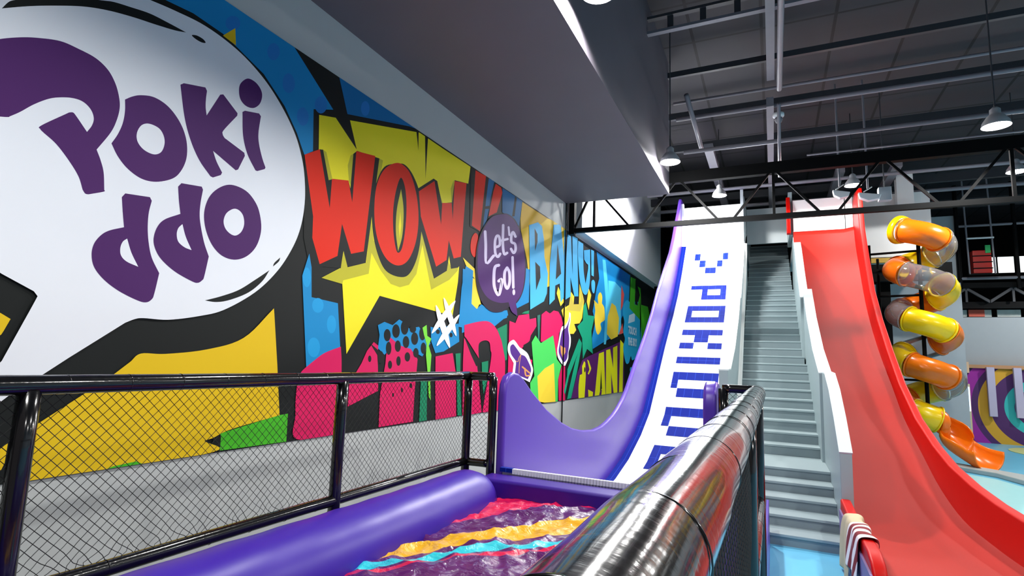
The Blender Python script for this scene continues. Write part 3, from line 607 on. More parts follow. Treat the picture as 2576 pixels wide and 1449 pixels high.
for i in range(n):
    x0 = -2.28+i*(1.72/n); mb.box((x0, 4.945, 1.02), (x0+1.72/n*.86, 4.985, 1.066))
mb.build('brush_edge', M_white, sl)
MB().box((-2.41, 4.94, 1.03), (-2.28, 5.0, 1.068)).build('blue_lip', M_blue, sl)
# purple walls with the dip
WT = [(5.0,.0),(5.0,1.74),(5.02,1.86),(5.08,1.94),(5.2,1.975),(5.33,1.96),(5.45,1.91),(5.69,1.77),(6.15,1.543),(6.67,1.351),(7.1,1.235),(7.57,1.16),(8.1,1.118),(8.5,1.13),(8.81,1.171),(9.2,1.25),(9.51,1.34),(9.85,1.47),(10.17,1.63),(10.67,1.97),(11.25,2.345),(11.88,2.75),(12.6,3.28),(13.29,3.87),(14.2,4.544),(15.06,5.15),(15.6,5.68),(16.0,6.15),(16.45,6.62),(16.9,7.15)]
MB().prism(WT+[(17.3, 7.15), (17.2, 5.6), (12.5, 1.2), (10.5, .1), (9.5, 0)], 'x', -2.495, -2.408).build('side_wall', M_purp, sl, bevel=.03)
MB().prism(WT[:16]+[(9.3, 0)], 'x', -.55, -.437).build('side_wall', M_purp, sl, bevel=.03)
# white head panels
hp = MB().box((-2.36, 17.1, 5.62), (-.74, 17.2, 6.9)).build('head_panel', M_white, sl)
MB().box((-2.48, 16.95, 5.66), (-2.35, 17.1, 7.0)).build('corner_post', M_white, sl)
MB().box((-.76, 17.0, 5.3), (-.68, 17.15, 7.3)).build('corner_post', M_grey, sl)

# ================================================================ STAIRCASE
M_step = mat('stair_grey', '#7d8d92', .45, var=.03); M_cap = mat('stair_cap', '#d3dfe0', .4, var=.02); M_cheek = mat('stair_cheek', '#94a5a9', .45, var=.02)
st = thing('staircase', (0, 9, 0), 'long grey staircase with pale side walls rising between the white slide and the red slide', 'staircase')
noses = [(7.72+.385*i, .136*(i+1), -.42, .70) for i in range(5)]                 # bottom flight
noses += [(10.50+.3755*i, .68+.172*(i+1), -.645 if i > 0 else -.42, .70) for i in range(9)]
noses += [(13.88+.36*i, 2.40+.1825*i, -.645, .63) for i in range(12)]
noses += [(18.2+.38*i, 4.59+.2*i, -.66, .565) for i in range(11)]
for i, (y, z, xa, xb) in enumerate(noses):
    yn = noses[i+1][0] if i+1 < len(noses) else y+1.2
    zb = max(0, z-.36)
    tr = MB(); tr.box((xa, y+.004, zb), (xb, yn+.03, z-.035)); tr.build('riser', M_step, st)
    MB().box((xa, y-.012, z-.035), (xb, yn+.004, z)).build('landing' if yn-y > 1 and i < 10 else 'tread', M_cheek, st, bevel=.006)
def cheek(x0, x1, prof, name='side_wall'):
    zb = lambda y: max(0, .47*(y-9.8))
    base = [(y, zb(y)-.0) for y, z in (prof[-1], prof[0])]
    MB().prism(prof+base, 'x', x0, x1).build(name, M_cheek, st, bevel=.006)
    mb = MB()
    for (a, b_) in zip(prof[:-1], prof[1:]):
        if abs(b_[0]-a[0]) < .12: continue
        d = Vector((0, b_[0]-a[0], b_[1]-a[1])); nrm = Vector((0, -d.z, d.y)).normalized()*.022
        p = [(x0-.006, a[0], a[1]), (x1+.006, a[0], a[1]), (x1+.006, b_[0], b_[1]), (x0-.006, b_[0], b_[1])]
        mb.add(p+[(q[0], q[1]+nrm.y, q[2]+nrm.z) for q in p], [(0,1,2,3),(7,6,5,4),(0,4,5,1),(1,5,6,2),(2,6,7,3),(3,7,4,0)])
    mb.build('cap', M_cap, st)
cheek(.70, .83, [(7.9, 1.12), (8.42, 1.49), (9.0, 1.83), (9.6, 2.05), (10.15, 2.07)])
cheek(.66, .83, [(10.15, 2.05), (11.5, 2.47), (13.0, 3.18), (14.15, 3.92)])
cheek(.60, .76, [(14.15, 3.74), (15.3, 4.5), (16.4, 5.3), (17.6, 6.0), (18.6, 6.3)])
cheek(-.80, -.66, [(9.6, 2.05), (10.15, 2.07), (10.16, 2.05), (11.5, 2.47), (13.0, 3.18), (14.15, 3.92)])
cheek(-.76, -.66, [(14.15, 3.74), (15.3, 4.5), (16.4, 5.3), (17.6, 6.0), (18.6, 6.3)])
MB().box((-.74, 18.95, 6.06), (.55, 19.05, 7.2)).build('header_panel', mat('header_grey', '#d4dcdf', .4, var=.02), st)
MB().box((.5, 17.2, 5.9), (.6, 19.0, 7.15)).build('header_side', M_cheek, st)
MB().box((-.74, 17.2, 5.6), (-.66, 22.5, 7.15)).build('header_side', M_cheek, st)

# ================================================================ RED SLIDE
M_red = mat('slide_red', '#c00a03', .4, var=.03, spec=.16); M_redbed = mat('slide_red_bed', '#a81d12', .55, var=.07, vscale=1.1, spec=.25, bump=.05, bscale=90)
rs = thing('red_slide', (1.4, 10, 0), 'wide glossy red drop slide on the right of the staircase', 'slide')
RB = [(5.4,.42),(6.2,.36),(6.96,.31),(7.7,.29),(8.7,.307),(9.68,.49),(10.66,.83),(11.84,1.27),(12.77,1.79),(13.89,2.41),(14.84,3.06),(15.63,3.78),(16.3,4.67),(16.8,5.4),(16.97,5.93)]
# resample smoothly
RBs = catmull(RB, [False]*len(RB), closed=False, n=4)
def rbl(y): return .80 if y < 15.2 else .80-.2*min(1, (y-15.2)/1.2)
vs = []; fs = []
for y, z in RBs:
    xl = rbl(y)
    for k in range(7):
        u = k/6; x = xl+(2.05-xl)*u; edge = max(0, 1-(1-u)*6)*.05
        vs.append((x, y, z+edge))
for i in range(len(RBs)-1):
    for k in range(6): fs.append((i*7+k, i*7+k+1, i*7+k+8, i*7+k+7))
mb = MB(); mb.add(vs, fs)
nb = len(mb.v); mb.add([(v[0], v[1]+.04, v[2]-.12) for v in vs], [tuple(reversed(f)) for f in fs])
bnd = [k for k in range(7)]; e = (len(RBs)-1)*7
mb.f += [(k, k+nb, k+1+nb, k+1) for k in range(6)] + [(e+k, e+k+1, e+k+1+nb, e+k+nb) for k in range(6)]; mb.m += [0]*12
mb.build('slide_bed', M_redbed, rs, smooth=True, recalc=False)
RT_ = [(5.35,.0),(5.35,.5),(5.42,.72),(5.6,.83),(6.0,.85),(6.87,.79),(7.58,.796),(8.35,.836),(9.23,.93),(10,1.09),(11.05,1.40),(12.17,1.92),(13.16,2.56),(14.1,3.25),(14.9,3.98),(15.5,4.9),(15.95,5.7),(16.1,6.35),(16.15,6.8),(16.5,6.83)]
MB().prism(RT_+[(17.0, 6.7), (17.1, 5.7), (16.2, 4.2), (13.9, 2.1), (11.5, .9), (9.2, 0)], 'x', 2.05, 2.17).build('side_wall', M_red, rs, bevel=.025)
RLw = [(5.45,.0),(5.45,.36),(5.5,.47),(5.62,.56),(5.8,.6),(6.1,.6),(7.2,.565),(7.89,.6),(7.89,0)]
o = MB().prism(RLw, 'x', .685, .795).build('side_wall', M_red, rs, bevel=.025)
MB().box((.665, 5.5, 0), (.684, 7.85, .48)).build('outer_panel', mat('panel_mauve', '#7b6a9c', .5), rs)
MB().prism([(16.95, 5.9), (16.9, 6.5), (17.0, 6.95), (17.2, 6.95), (17.2, 5.9)], 'x', .44, .54).build('upper_side_wall', M_red, rs, bevel=.015)
MB().box((.61, 17.05, 5.95), (1.86, 17.15, 6.85)).build('head_panel', M_white, rs)
MB().box((1.88, 17.0, 5.93), (2.04, 17.1, 6.85)).build('corner_post', M_white, rs)

# towels on the red slide's low wall
M_cream = mat('towel_cream', '#c9bb98', .9, var=.06, bump=.4, bscale=300)
def drape(name, y0, y1, down_in, down_out, mt, lab, grp=None, wob=.02, hem=0.0):
    prof = [(.80+.012+down_in*.06, -down_in), (.812, -.10 if down_in > .1 else -down_in/2), (.808, .006), (.79, .03), (.74, .036), (.69, .03), (.655, .004), (.648, -.12), (.645, -.25), (.64, -down_out)]
    vs = []; N = 14
    for j in range(N+1):
        u = j/N; y = y0+(y1-y0)*u; base = .6 if y < 6.3 else .6-(y-6.3)*.03
        if y < 5.8: base = .6-(5.8-y)*.28
        for k, (x, dz) in enumerate(prof):
            f = 1 if k < 5 else -1; amp = wob*(abs(k-4.5)/5)
            hx = hem*abs(k-4.5)/5*(u-.5)
            vs.append((x+amp*f*math.sin(u*9+k*.7)*.7 + (0 if k < 5 else -abs(amp)*.8), y+hx, base+dz+.012*math.sin(u*7+k)*(1 if 2 < k < 7 else 2)*.6))
    P_ = len(prof)
    mb = MB(); mb.add(vs, [(j*P_+k, j*P_+k+1, (j+1)*P_+k+1, (j+1)*P_+k) for j in range(N) for k in range(P_-1)])
    o = mb.build(name, mt, smooth=True, recalc=False); sd = o.modifiers.new('thick', 'SOLIDIFY'); sd.thickness = .008; sd.offset = 1
    ss = o.modifiers.new('sub', 'SUBSURF'); ss.levels = 1; ss.render_levels = 2
    return tag(o, lab, 'towel')
drape('towel', 6.72, 7.12, .10, .55, M_cream, 'cream cloth draped over the low wall of the red slide', wob=.04, hem=.25)
ms = bpy.data.materials.new('towel_stripes'); ms.use_nodes = True; nt = ms.node_tree; b = nt.nodes['Principled BSDF']; b.inputs['Roughness'].default_value = .85
tc = nt.nodes.new('ShaderNodeTexCoord'); sx = nt.nodes.new('ShaderNodeSeparateXYZ'); nt.links.new(tc.outputs['Object'], sx.inputs[0])
nz = nt.nodes.new('ShaderNodeTexNoise'); nz.inputs['Scale'].default_value = 6; nt.links.new(tc.outputs['Object'], nz.inputs[0])
ma = nt.nodes.new('ShaderNodeMath'); ma.operation = 'MULTIPLY_ADD'; ma.inputs[1].default_value = .05; nt.links.new(nz.outputs[0], ma.inputs[0]); nt.links.new(sx.outputs[1], ma.inputs[2])
mm = nt.nodes.new('ShaderNodeMath'); mm.operation = 'ADD'; nt.links.new(ma.outputs[0], mm.inputs[0]); mz = nt.nodes.new('ShaderNodeMath'); mz.operation = 'MULTIPLY'; mz.inputs[1].default_value = .35; nt.links.new(sx.outputs[2], mz.inputs[0]); nt.links.new(mz.outputs[0], mm.inputs[1])
mo = nt.nodes.new('ShaderNodeMath'); mo.operation = 'PINGPONG'; mo.inputs[1].default_value = .09; nt.links.new(mm.outputs[0], mo.inputs[0])
rp = nt.nodes.new('ShaderNodeValToRGB'); rp.color_ramp.interpolation = 'CONSTANT'; rp.color_ramp.elements[0].color = (*hexc('#7d1c26'), 1); rp.color_ramp.elements[1].position = .5; rp.color_ramp.elements[1].color = (*hexc('#eeeae6'), 1)
mr = nt.nodes.new('ShaderNodeMath'); mr.operation = 'DIVIDE'; mr.inputs[1].default_value = .09; nt.links.new(mo.outputs[0], mr.inputs[0]); nt.links.new(mr.outputs[0], rp.inputs[0]); nt.links.new(rp.outputs[0], b.inputs[0])
drape('towel', 6.12, 6.70, .06, .40, ms, 'maroon and white striped cloth draped over the low wall of the red slide', wob=.03, hem=.12)

# ================================================================ SAFETY FENCES
M_rail = mat('rail_black_vinyl', '#0b0b0d', .15, var=.1, spec=.6, coat=.4, bump=.09, bscale=9, aniso=(1, 4, 1))
M_net = mat('net_cord', '#101112', .8, var=0)
def netting(name, parent, p0, dirv, length, z0, z1, cell_, r=.0016, sag=.012, seed=1):
    rnd = random.Random(seed); d = Vector(dirv); mb = MB(); H = z1-z0; nrm = Vector((d.y, -d.x, 0))
    def P(u, z):
        k = max(0, 1-(z-z0)/.16)
        return Vector((p0[0], p0[1], 0)) + d*(u+k*k*.02*math.sin(u*23+z*60)) + nrm*(sag*math.sin(u*2.1)*math.sin(PI*(z-z0)/H)+k*.012*math.sin(u*31)) + Vector((0, 0, z+k*k*.012*math.sin(u*41)))
    slope = 1.0; nn = int((length+H)/cell_)+1
    for sgn in (1, -1):
        for i in range(nn+1):
            u0 = i*cell_-(H if sgn > 0 else 0); pts = []
            seg = max(6, int(H/cell_*2))
            for k in range(seg+1):
                z = z0+H*k/seg; u = u0+(z-z0)*slope if sgn > 0 else u0-(z-z0)*slope
                if 0 <= u <= length: pts.append(P(u, z))
            if len(pts) > 1: mb.tube(pts, r, 4, cap=False)
    return mb.build(name, M_net, parent, recalc=False)
def rail_pts(a, b_, n=24, wob=.003, seed=0):
    rnd = random.Random(seed); a = Vector(a); b_ = Vector(b_)
    return [a.lerp(b_, i/n)+Vector((rnd.uniform(-wob, wob), 0, rnd.uniform(-wob, wob))) for i in range(n+1)]
def rail(name, parent, a, b_, r, n=26, tape=.26, seg=20, seed=0):
    mb = MB(); mb.tube(rail_pts(a, b_, n, .0015, seed), r, seg)
    L_ = (Vector(b_)-Vector(a)).length; k = int(L_/tape); d = (Vector(b_)-Vector(a)).normalized()
    for i in range(1, k):
        c = Vector(a)+d*(i*tape); mb.tube([c-d*.002, c-d*.001, c+d*.001, c+d*.002], [r*.99, r+.0012, r+.0012, r*.99], seg, cap=False)
    return mb.build(name, M_rail, parent, smooth=True)
fe = thing('safety_fence', (-2.83, 3, 0), 'black padded fence with netting along the left side, in front of the mural', 'fence', 'black padded safety fences')
RZ = 1.925
rail('top_rail', fe, (-2.83, -1.2, RZ), (-2.83, 5.0, RZ), .042, seed=1)
rail('top_rail', fe, (-2.83, 5.0, RZ), (-2.54, 5.0, RZ), .042, n=4, tape=.5, seed=2)
rail('bottom_rail', fe, (-2.83, -1.2, 1.075), (-2.83, 5.0, 1.075), .038, seed=3)
rail('bottom_rail', fe, (-2.83, 5.0, 1.075), (-2.54, 5.0, 1.075), .038, n=4, tape=.5, seed=4)
for y in (-.62, 1.27, 3.15, 5.0): rail('post', fe, (-2.83, y, 0), (-2.83, y, RZ-.02), .042, n=8, tape=.5, seed=int(y*7))
rail('post', fe, (-2.545, 5.0, 0), (-2.545, 5.0, RZ), .042, n=8, tape=.5, seed=9)
netting('net', fe, (-2.83, -.6), (0, 1, 0), 5.6, 1.09, 1.9, .052)
netting('net', fe, (-2.80, 5.0), (1, 0, 0), .23, 1.09, 1.9, .052, seed=3)
fr = thing('safety_fence', (-.12, 3, 0), 'black padded fence running beside the camera on the right, with a shiny thick top rail', 'fence', 'black padded safety fences')
rail('top_rail', fr, (-.125, -1.0, 1.9), (-.125, 4.98, 1.9), .065, n=48, tape=.27, seg=40, seed=5)
rail('cross_rail', fr, (-.125, 5.0, 1.925), (-.39, 5.0, 1.925), .034, n=4, tape=.5, seed=6)
rail('bottom_rail', fr, (-.125, -1.0, 1.06), (-.125, 5.0, 1.06), .04, seed=7)
rail('post', fr, (-.125, 4.98, 0), (-.125, 4.98, 1.87), .045, n=8, tape=.5, seed=8)
rail('post', fr, (-.125, -.9, 0), (-.125, -.9, 1.84), .045, n=8, tape=.5, seed=28)
rail('post', fr, (-.125, 2.9, 0), (-.125, 2.9, 1.84), .045, n=8, tape=.5, seed=18)
rail('post', fr, (-.385, 5.0, 0), (-.385, 5.0, 1.925), .04, n=8, tape=.5, seed=10)
netting('net', fr, (-.125, -.9), (0, 1, 0), 5.85, 1.07, 1.86, .05, r=.0018, sag=.02, seed=5)
netting('net', fr, (-.37, 5.0), (1, 0, 0), .22, 1.07, 1.9, .05, seed=6)
tag(MB().box((-.115, 5.05, 0), (-.085, 7.68, .52)).build('purple_board', M_purp, bevel=.008), 'narrow purple board at the foot of the grey staircase', 'board')

# ================================================================ AIRBAG
M_tube = mat('airbag_purple', '#3a1c9c', .38, var=.04, vscale=2, spec=.35, bump=.12, bscale=5)
ab = thing('landing_airbag', (-1.47, 2.8, 0), 'landing airbag with purple side tubes and striped crumpled cover under clear film', 'airbag')
def airtube(x, name='side_tube', ya=-.3, yb=4.72):
    pts = [(x, ya, .84)]; rs = [.28]; n = 44
    for i in range(1, n+1):
        y = ya+(yb-ya)*i/n; r = .283-.006*abs(math.sin(i*.9)); 
        if i >= n-3: r *= [1, .97, .86, .55][i-(n-3)]
        pts.append((x, y, .84+.01*math.sin(y*1.3))); rs.append(r)
    mb = MB().tube(pts, rs, 36); return mb.build(name, M_tube, ab, smooth=True)
airtube(-2.50); airtube(-.46)
MB().box((-2.72, -.3, 0), (-2.25, 4.7, .7)).build('tube_base', M_tube, ab, bevel=.03)
MB().box((-.74, -.3, 0), (-.23, 4.7, .7)).build('tube_base', M_tube, ab, bevel=.03)
MB().box((-2.5, 4.66, 0), (-.45, 4.93, 1.015)).build('back_wall', mat('airbag_dark_purple', '#37108c', .4, var=.04, bump=.08, bscale=4), ab, bevel=.03)
# crumpled striped cover
ms = bpy.data.materials.new('striped_cover'); ms.use_nodes = True; nt = ms.node_tree; b = nt.nodes['Principled BSDF']
tc = nt.nodes.new('ShaderNodeTexCoord'); sx = nt.nodes.new('ShaderNodeSeparateXYZ'); nt.links.new(tc.outputs['Generated'], sx.inputs[0])
at_ = nt.nodes.new('ShaderNodeAttribute'); at_.attribute_name = 'stripe'
rp = nt.nodes.new('ShaderNodeValToRGB'); rp.color_ramp.interpolation = 'CONSTANT'; els = rp.color_ramp.elements
bands = [(0, '#581362'), (.9, '#e8a91c'), (1.25, '#581362'), (1.9, '#2bcbdc'), (2.1, '#581362'), (2.5, '#d8124c'), (2.62, '#581362'), (3.17, '#d8124c'), (3.24, '#581362'), (3.29, '#2bcbdc'), (3.46, '#581362'), (3.62, '#efb21d'), (4.02, '#581362'), (4.55, '#dc0c4c')]
for i, (v, h) in enumerate(bands):
    e = els[i] if i < 2 else els.new(v/6)
    e.position = v/6; e.color = (*hexc(h), 1)
mr = nt.nodes.new('ShaderNodeMath'); mr.operation = 'DIVIDE'; mr.inputs[1].default_value = 6; nt.links.new(at_.outputs['Fac'], mr.inputs[0]); nt.links.new(mr.outputs[0], rp.inputs[0])
nt.links.new(rp.outputs[0], b.inputs[0]); b.inputs['Roughness'].default_value = .35; b.inputs['Coat Weight'].default_value = .7; b.inputs['Coat Roughness'].default_value = .05; b.inputs['Coat IOR'].default_value = 1.6; b.inputs['Specular IOR Level'].default_value = .25
mp = nt.nodes.new('ShaderNodeMapping'); mp.inputs['Scale'].default_value = (1, 1.7, 1); mp.inputs['Rotation'].default_value = (0, 0, .6); nt.links.new(tc.outputs['Object'], mp.inputs[0])
v1 = nt.nodes.new('ShaderNodeTexVoronoi'); v1.feature = 'DISTANCE_TO_EDGE'; v1.inputs['Scale'].default_value = 7
n1 = nt.nodes.new('ShaderNodeTexNoise'); n1.inputs['Scale'].default_value = 5; n1.inputs['Detail'].default_value = 5; n1.inputs['Distortion'].default_value = 1.2
nt.links.new(mp.outputs[0], n1.inputs[0]); vm = nt.nodes.new('ShaderNodeMix'); vm.data_type = 'RGBA'; vm.inputs[0].default_value = .25; nt.links.new(mp.outputs[0], vm.inputs[6]); nt.links.new(n1.outputs[1], vm.inputs[7]); nt.links.new(vm.outputs[2], v1.inputs[0])
ad = nt.nodes.new('ShaderNodeMath'); ad.operation = 'ADD'; nt.links.new(v1.outputs[0], ad.inputs[0]); nt.links.new(n1.outputs[0], ad.inputs[1])
bp = nt.nodes.new('ShaderNodeBump'); bp.inputs['Strength'].default_value = .9; bp.inputs['Distance'].default_value = .05; nt.links.new(ad.outputs[0], bp.inputs['Height'])
nt.links.new(bp.outputs[0], b.inputs['Coat Normal'])
bp2 = nt.nodes.new('ShaderNodeBump'); bp2.inputs['Strength'].default_value = .5; bp2.inputs['Distance'].default_value = .03; nt.links.new(ad.outputs[0], bp2.inputs['Height']); nt.links.new(bp2.outputs[0], b.inputs['Normal'])
from mathutils import noise
NX, NY = 110, 260; xa, xb, ya, yb = -2.36, -.56, -.2, 4.75; vs = []; st_ = []
for j in range(NY+1):
    for i in range(NX+1):
        x = xa+(xb-xa)*i/NX; y = ya+(yb-ya)*j/NY; u = (x-xa)/(xb-xa)
        dome = math.sin(PI*u)**.6 if 0 < u < 1 else 0
        dome *= min(1, (yb-y+.2)/.5)**.6
        q = Vector((x*2.2, y*3.0, 0)); h = noise.noise(q)*.035
        rg = 1-abs(noise.noise(Vector((x*3+y*2, y*4.5-x*2.5, 3.1)))*2); h += rg*rg*.028
        rg = 1-abs(noise.noise(Vector((x*9-y*3, y*8+x*5, 7.7)))*2); h += rg*.012
        z = .80+.10*dome+h; vs.append((x, y, z))
        st_.append(y-1.0*(x+1.5)+noise.noise(Vector((x*2.4, y*1.6, 1.3)))*.22+h*.7-.03)
o = MB(); o.add(vs, [(j*(NX+1)+i, j*(NX+1)+i+1, (j+1)*(NX+1)+i+1, (j+1)*(NX+1)+i) for j in range(NY) for i in range(NX)])
o = o.build('striped_cover', ms, ab, smooth=True, recalc=False); a = o.data.attributes.new('stripe', 'FLOAT', 'POINT'); a.data.foreach_set('value', st_)

# ================================================================ SPIRAL TUBE SLIDE
def clearplastic():
    m = bpy.data.materials.new('clear_plastic'); m.use_nodes = True; nt = m.node_tree; nt.nodes.remove(nt.nodes['Principled BSDF']); out = nt.nodes['Material Output']
    tr = nt.nodes.new('ShaderNodeBsdfTransparent'); tr.inputs[0].default_value = (.97, .97, .98, 1); gl = nt.nodes.new('ShaderNodeBsdfGlossy'); gl.inputs['Roughness'].default_value = .08
    lw = nt.nodes.new('ShaderNodeLayerWeight'); lw.inputs[0].default_value = .35; mx = nt.nodes.new('ShaderNodeMixShader'); df = nt.nodes.new('ShaderNodeBsdfDiffuse'); df.inputs[0].default_value = (.85, .87, .9, 1)
    m2 = nt.nodes.new('ShaderNodeMixShader'); m2.inputs[0].default_value = .16
    nt.links.new(tr.outputs[0], m2.inputs[1]); nt.links.new(df.outputs[0], m2.inputs[2])
    nt.links.new(lw.outputs['Fresnel'], mx.inputs[0]); nt.links.new(m2.outputs[0], mx.inputs[1]); nt.links.new(gl.outputs[0], mx.inputs[2]); nt.links.new(mx.outputs[0], out.inputs[0]); return m
M_clear = clearplastic()
def plast(name, h):
    m = mat(name, h, .25, var=.02, spec=.5); b = m.node_tree.nodes['Principled BSDF']; b.inputs['Subsurface Weight'].default_value = .25; b.inputs['Subsurface Radius'].default_value = (.3, .15, .05); b.inputs['Subsurface Scale'].default_value = .1; return m
M_or = plast('plastic_orange', '#f5790f'); M_ye = plast('plastic_yellow', '#f6cd08')
AX = Vector((3.45, 17.0, 0)); RH = .50; RTUB = .30; PITCH_ = 1.13
def hel(t): a = -PI/2+2*PI*t; return AX+Vector((RH*math.cos(a), RH*math.sin(a), 5.58-PITCH_*t))
sp = thing('spiral_tube_slide', (AX.x, AX.y, 0), 'spiral tube slide of orange, yellow and clear sections behind the red slide', 'slide')
seq = [M_or, M_clear, M_ye]
for i in range(17):
    t0 = -.125+.25*i; mt = seq[i % 3] if i < 16 else M_ye
    pts = [hel(t0+(.25 if i < 16 else .15)*k/12) for k in range(13)]
    mb = MB().tube(pts, RTUB, 28, cap=False)
    for e_, nx in ((0, 1), (12, 11)):
        d = (pts[nx]-pts[e_]).normalized(); mb.tube([pts[e_]-d*.0, pts[e_]+d*.008, pts[e_]+d*.03, pts[e_]+d*.04], [RTUB, RTUB+.03, RTUB+.03, RTUB], 28, cap=False)
    o = mb.build('tube_section', mt, sp, smooth=True, recalc=False)
    if mt is not M_clear: sd = o.modifiers.new('t', 'SOLIDIFY'); sd.thickness = .008
# entry ring
p = hel(-.125); q = hel(-.16); d = (p-q).normalized()
mb = MB().tube([p-d*.14, p-d*.05, p], [.37, .35, .31], 28, cap=False); o = mb.build('entry_ring', M_ye, sp, smooth=True, recalc=False); o.modifiers.new('t', 'SOLIDIFY').thickness = .02
MB().tube([(AX.x, AX.y, 0), (AX.x, AX.y, 5.5)], .045, 12).build('centre_post', M_black, sp)
# exit chute: open half pipe
pe = hel(4.02); de = (hel(4.03)-hel(4.02)).normalized()
cps = [pe, pe+de*.28+Vector((0, -.03, -.10)), Vector((3.88, 16.28, .60)), Vector((4.12, 16.05, .42)), Vector((4.28, 15.85, .38))]
cpts = []
for i in range(len(cps)-1):
    p0 = cps[max(i-1, 0)]; p1, p2 = cps[i], cps[i+1]; p3 = cps[min(i+2, len(cps)-1)]
    for k in range(6):
        t_ = k/6; cpts.append(.5*((2*p1)+(-p0+p2)*t_+(2*p0-5*p1+4*p2-p3)*t_*t_+(-p0+3*p1-3*p2+p3)*t_**3))
cpts.append(cps[-1]); vs = []; NA = 15
for i, p in enumerate(cpts):
    f = i/(len(cpts)-1); tg = (cpts[min(i+1, len(cpts)-1)]-cpts[max(i-1, 0)]); tg.z = 0; tg.normalize(); sd_ = tg.cross(Vector((0, 0, 1)))
    rr = RTUB+.10*f; op = max(0, min(1, f*2.2)); a0 = -PI*(.98-.42*op); 
    for k in range(NA):
        a = a0+(-2*a0)*k/(NA-1); vs.append(p + sd_*rr*math.sin(a) + Vector((0, 0, -rr*math.cos(a)*(.95-.05*f))))
mb = MB(); mb.add(vs, [(i*NA+k, i*NA+k+1, (i+1)*NA+k+1, (i+1)*NA+k) for i in range(len(cpts)-1) for k in range(NA-1)])
o = mb.build('exit_chute', M_or, sp, smooth=True, recalc=False); o.modifiers.new('t', 'SOLIDIFY').thickness = .02
# tower frame beside it
tf = thing('tower_frame', (2.6, 17.2, 0), 'black steel scaffold frame holding the spiral tube slide', 'frame')
for x, y, zt in ((2.42, 17.3, 5.5), (2.75, 18.3, 5.3), (2.2, 17.9, 6.5)): MB().tube([(x, y, 0), (x, y, zt)], .035, 10).build('post', M_black, tf, smooth=True)
for z in (5.25, 4.1, 1.95): MB().tube([(2.2, 17.35, z), (AX.x, AX.y+.02, z)], .03, 10).build('crossbar', M_black, tf, smooth=True); 
MB().box((2.2, 17.9, 4.85), (4.2, 18.1, 4.95)).build('crossbar', M_black, tf)
MB().tube([(2.2, 17.9, 6.5), (2.4, 17.9, 6.53)], .03, 8).build('hooked_end', M_black, tf)
# platform block behind the spiral
pl = thing('slide_platform', (3, 20, 0), 'white walled platform at the top behind the spiral tube slide', 'platform')
MB().box((2.15, 19.0, 5.55), (4.2, 19.2, 7.35)).build('wall_panel', M_white, pl)
MB().box((3.35, 18.6, 6.9), (3.75, 18.9, 7.9)).build('white_funnel', M_white, pl)
MB().box((2.1, 18.9, 5.45), (4.3, 22, 5.55)).build('deck', M_white, pl)
MB().box((2.3, 18.85, 5.28), (4.3, 18.95, 5.42)).build('deck_edge', mat('yellow_edge', '#c9a23a', .5), pl)
MB().box((2.1, 18.95, 4.75), (4.6, 19.15, 5.25)).build('deck_beam', M_black, pl)
MB().box((2.9, 19.4, 0), (3.2, 19.8, 4.8)).build('column', M_black, pl)
MB().box((.62, 17.3, 5.6), (2.04, 22, 5.9)).build('deck', M_white, pl)
MB().box((-2.4, 17.3, 5.3), (-.8, 22, 5.6)).build('deck', M_white, pl)
struct(MB().box((2.2, 21.5, 0), (5.4, 21.7, 5.0)).build('wall_inner', M_grey))
# ================================================================ FAR RIGHT OF THE HALL
struct(MB().box((5.3, 23.2, 2.45), (12, 23.4, 4.05)).build('wall_far', M_grey))
struct(MB().box((3.8, 22.5, 4.0), (5.62, 22.7, 7.4)).build('wall_far', M_grey))
struct(MB().box((4.9, 22.9, 0), (5.25, 23.1, 4.0)).build('wall_far', M_white))
struct(MB().box((4.2, 20.8, 0), (4.75, 21.0, 3.6)).build('wall_inner', M_grey))
# patterned wall
pm = bpy.data.materials.new('ring_mural'); pm.use_nodes = True; nt = pm.node_tree; b = nt.nodes['Principled BSDF']; b.inputs['Roughness'].default_value = .6
tc = nt.nodes.new('ShaderNodeTexCoord'); mp = nt.nodes.new('ShaderNodeMapping'); mp.inputs['Location'].default_value = (1.34, 0, -1.15); nt.links.new(tc.outputs['Object'], mp.inputs[0])
ln_ = nt.nodes.new('ShaderNodeVectorMath'); ln_.operation = 'LENGTH'; nt.links.new(mp.outputs[0], ln_.inputs[0])
rp = nt.nodes.new('ShaderNodeValToRGB'); rp.color_ramp.interpolation = 'CONSTANT'
for i, (v, h) in enumerate([(0, '#c8145c'), (.35, '#4a1f60'), (.62, '#2fb5b5'), (.86, '#4a1f60'), (1.22, '#d3a028'), (1.52, '#4a1f60'), (1.7, '#9b1a9b'), (2.0, '#3c1a55')]):
    e = rp.color_ramp.elements[i] if i < 2 else rp.color_ramp.elements.new(v/4); e.position = v/4; e.color = (*hexc(h), 1)
dv = nt.nodes.new('ShaderNodeMath'); dv.operation = 'DIVIDE'; dv.inputs[1].default_value = 4; nt.links.new(ln_.outputs['Value'], dv.inputs[0]); nt.links.new(dv.outputs[0], rp.inputs[0]); nt.links.new(rp.outputs[0], b.inputs[0])
pw = thing('patterned_wall_panel', (8.8, 22.8, 0), 'wall panel painted with purple, teal and gold rings under a tan trim', 'panel')
MB().box((5.65, 22.8, 0), (12, 22.95, 2.36)).build('painted_board', pm, pw, base=(8.82, 22.87, 0))
MB().box((5.5, 22.7, 2.36), (12, 23.0, 2.47)).build('top_trim', mat('tan_trim', '#b98a63', .6), pw)
MB().box((5.42, 22.65, 2.2), (5.75, 22.8, 2.55)).build('corner_block', mat('tan_block', '#e3bf9d', .6), pw)
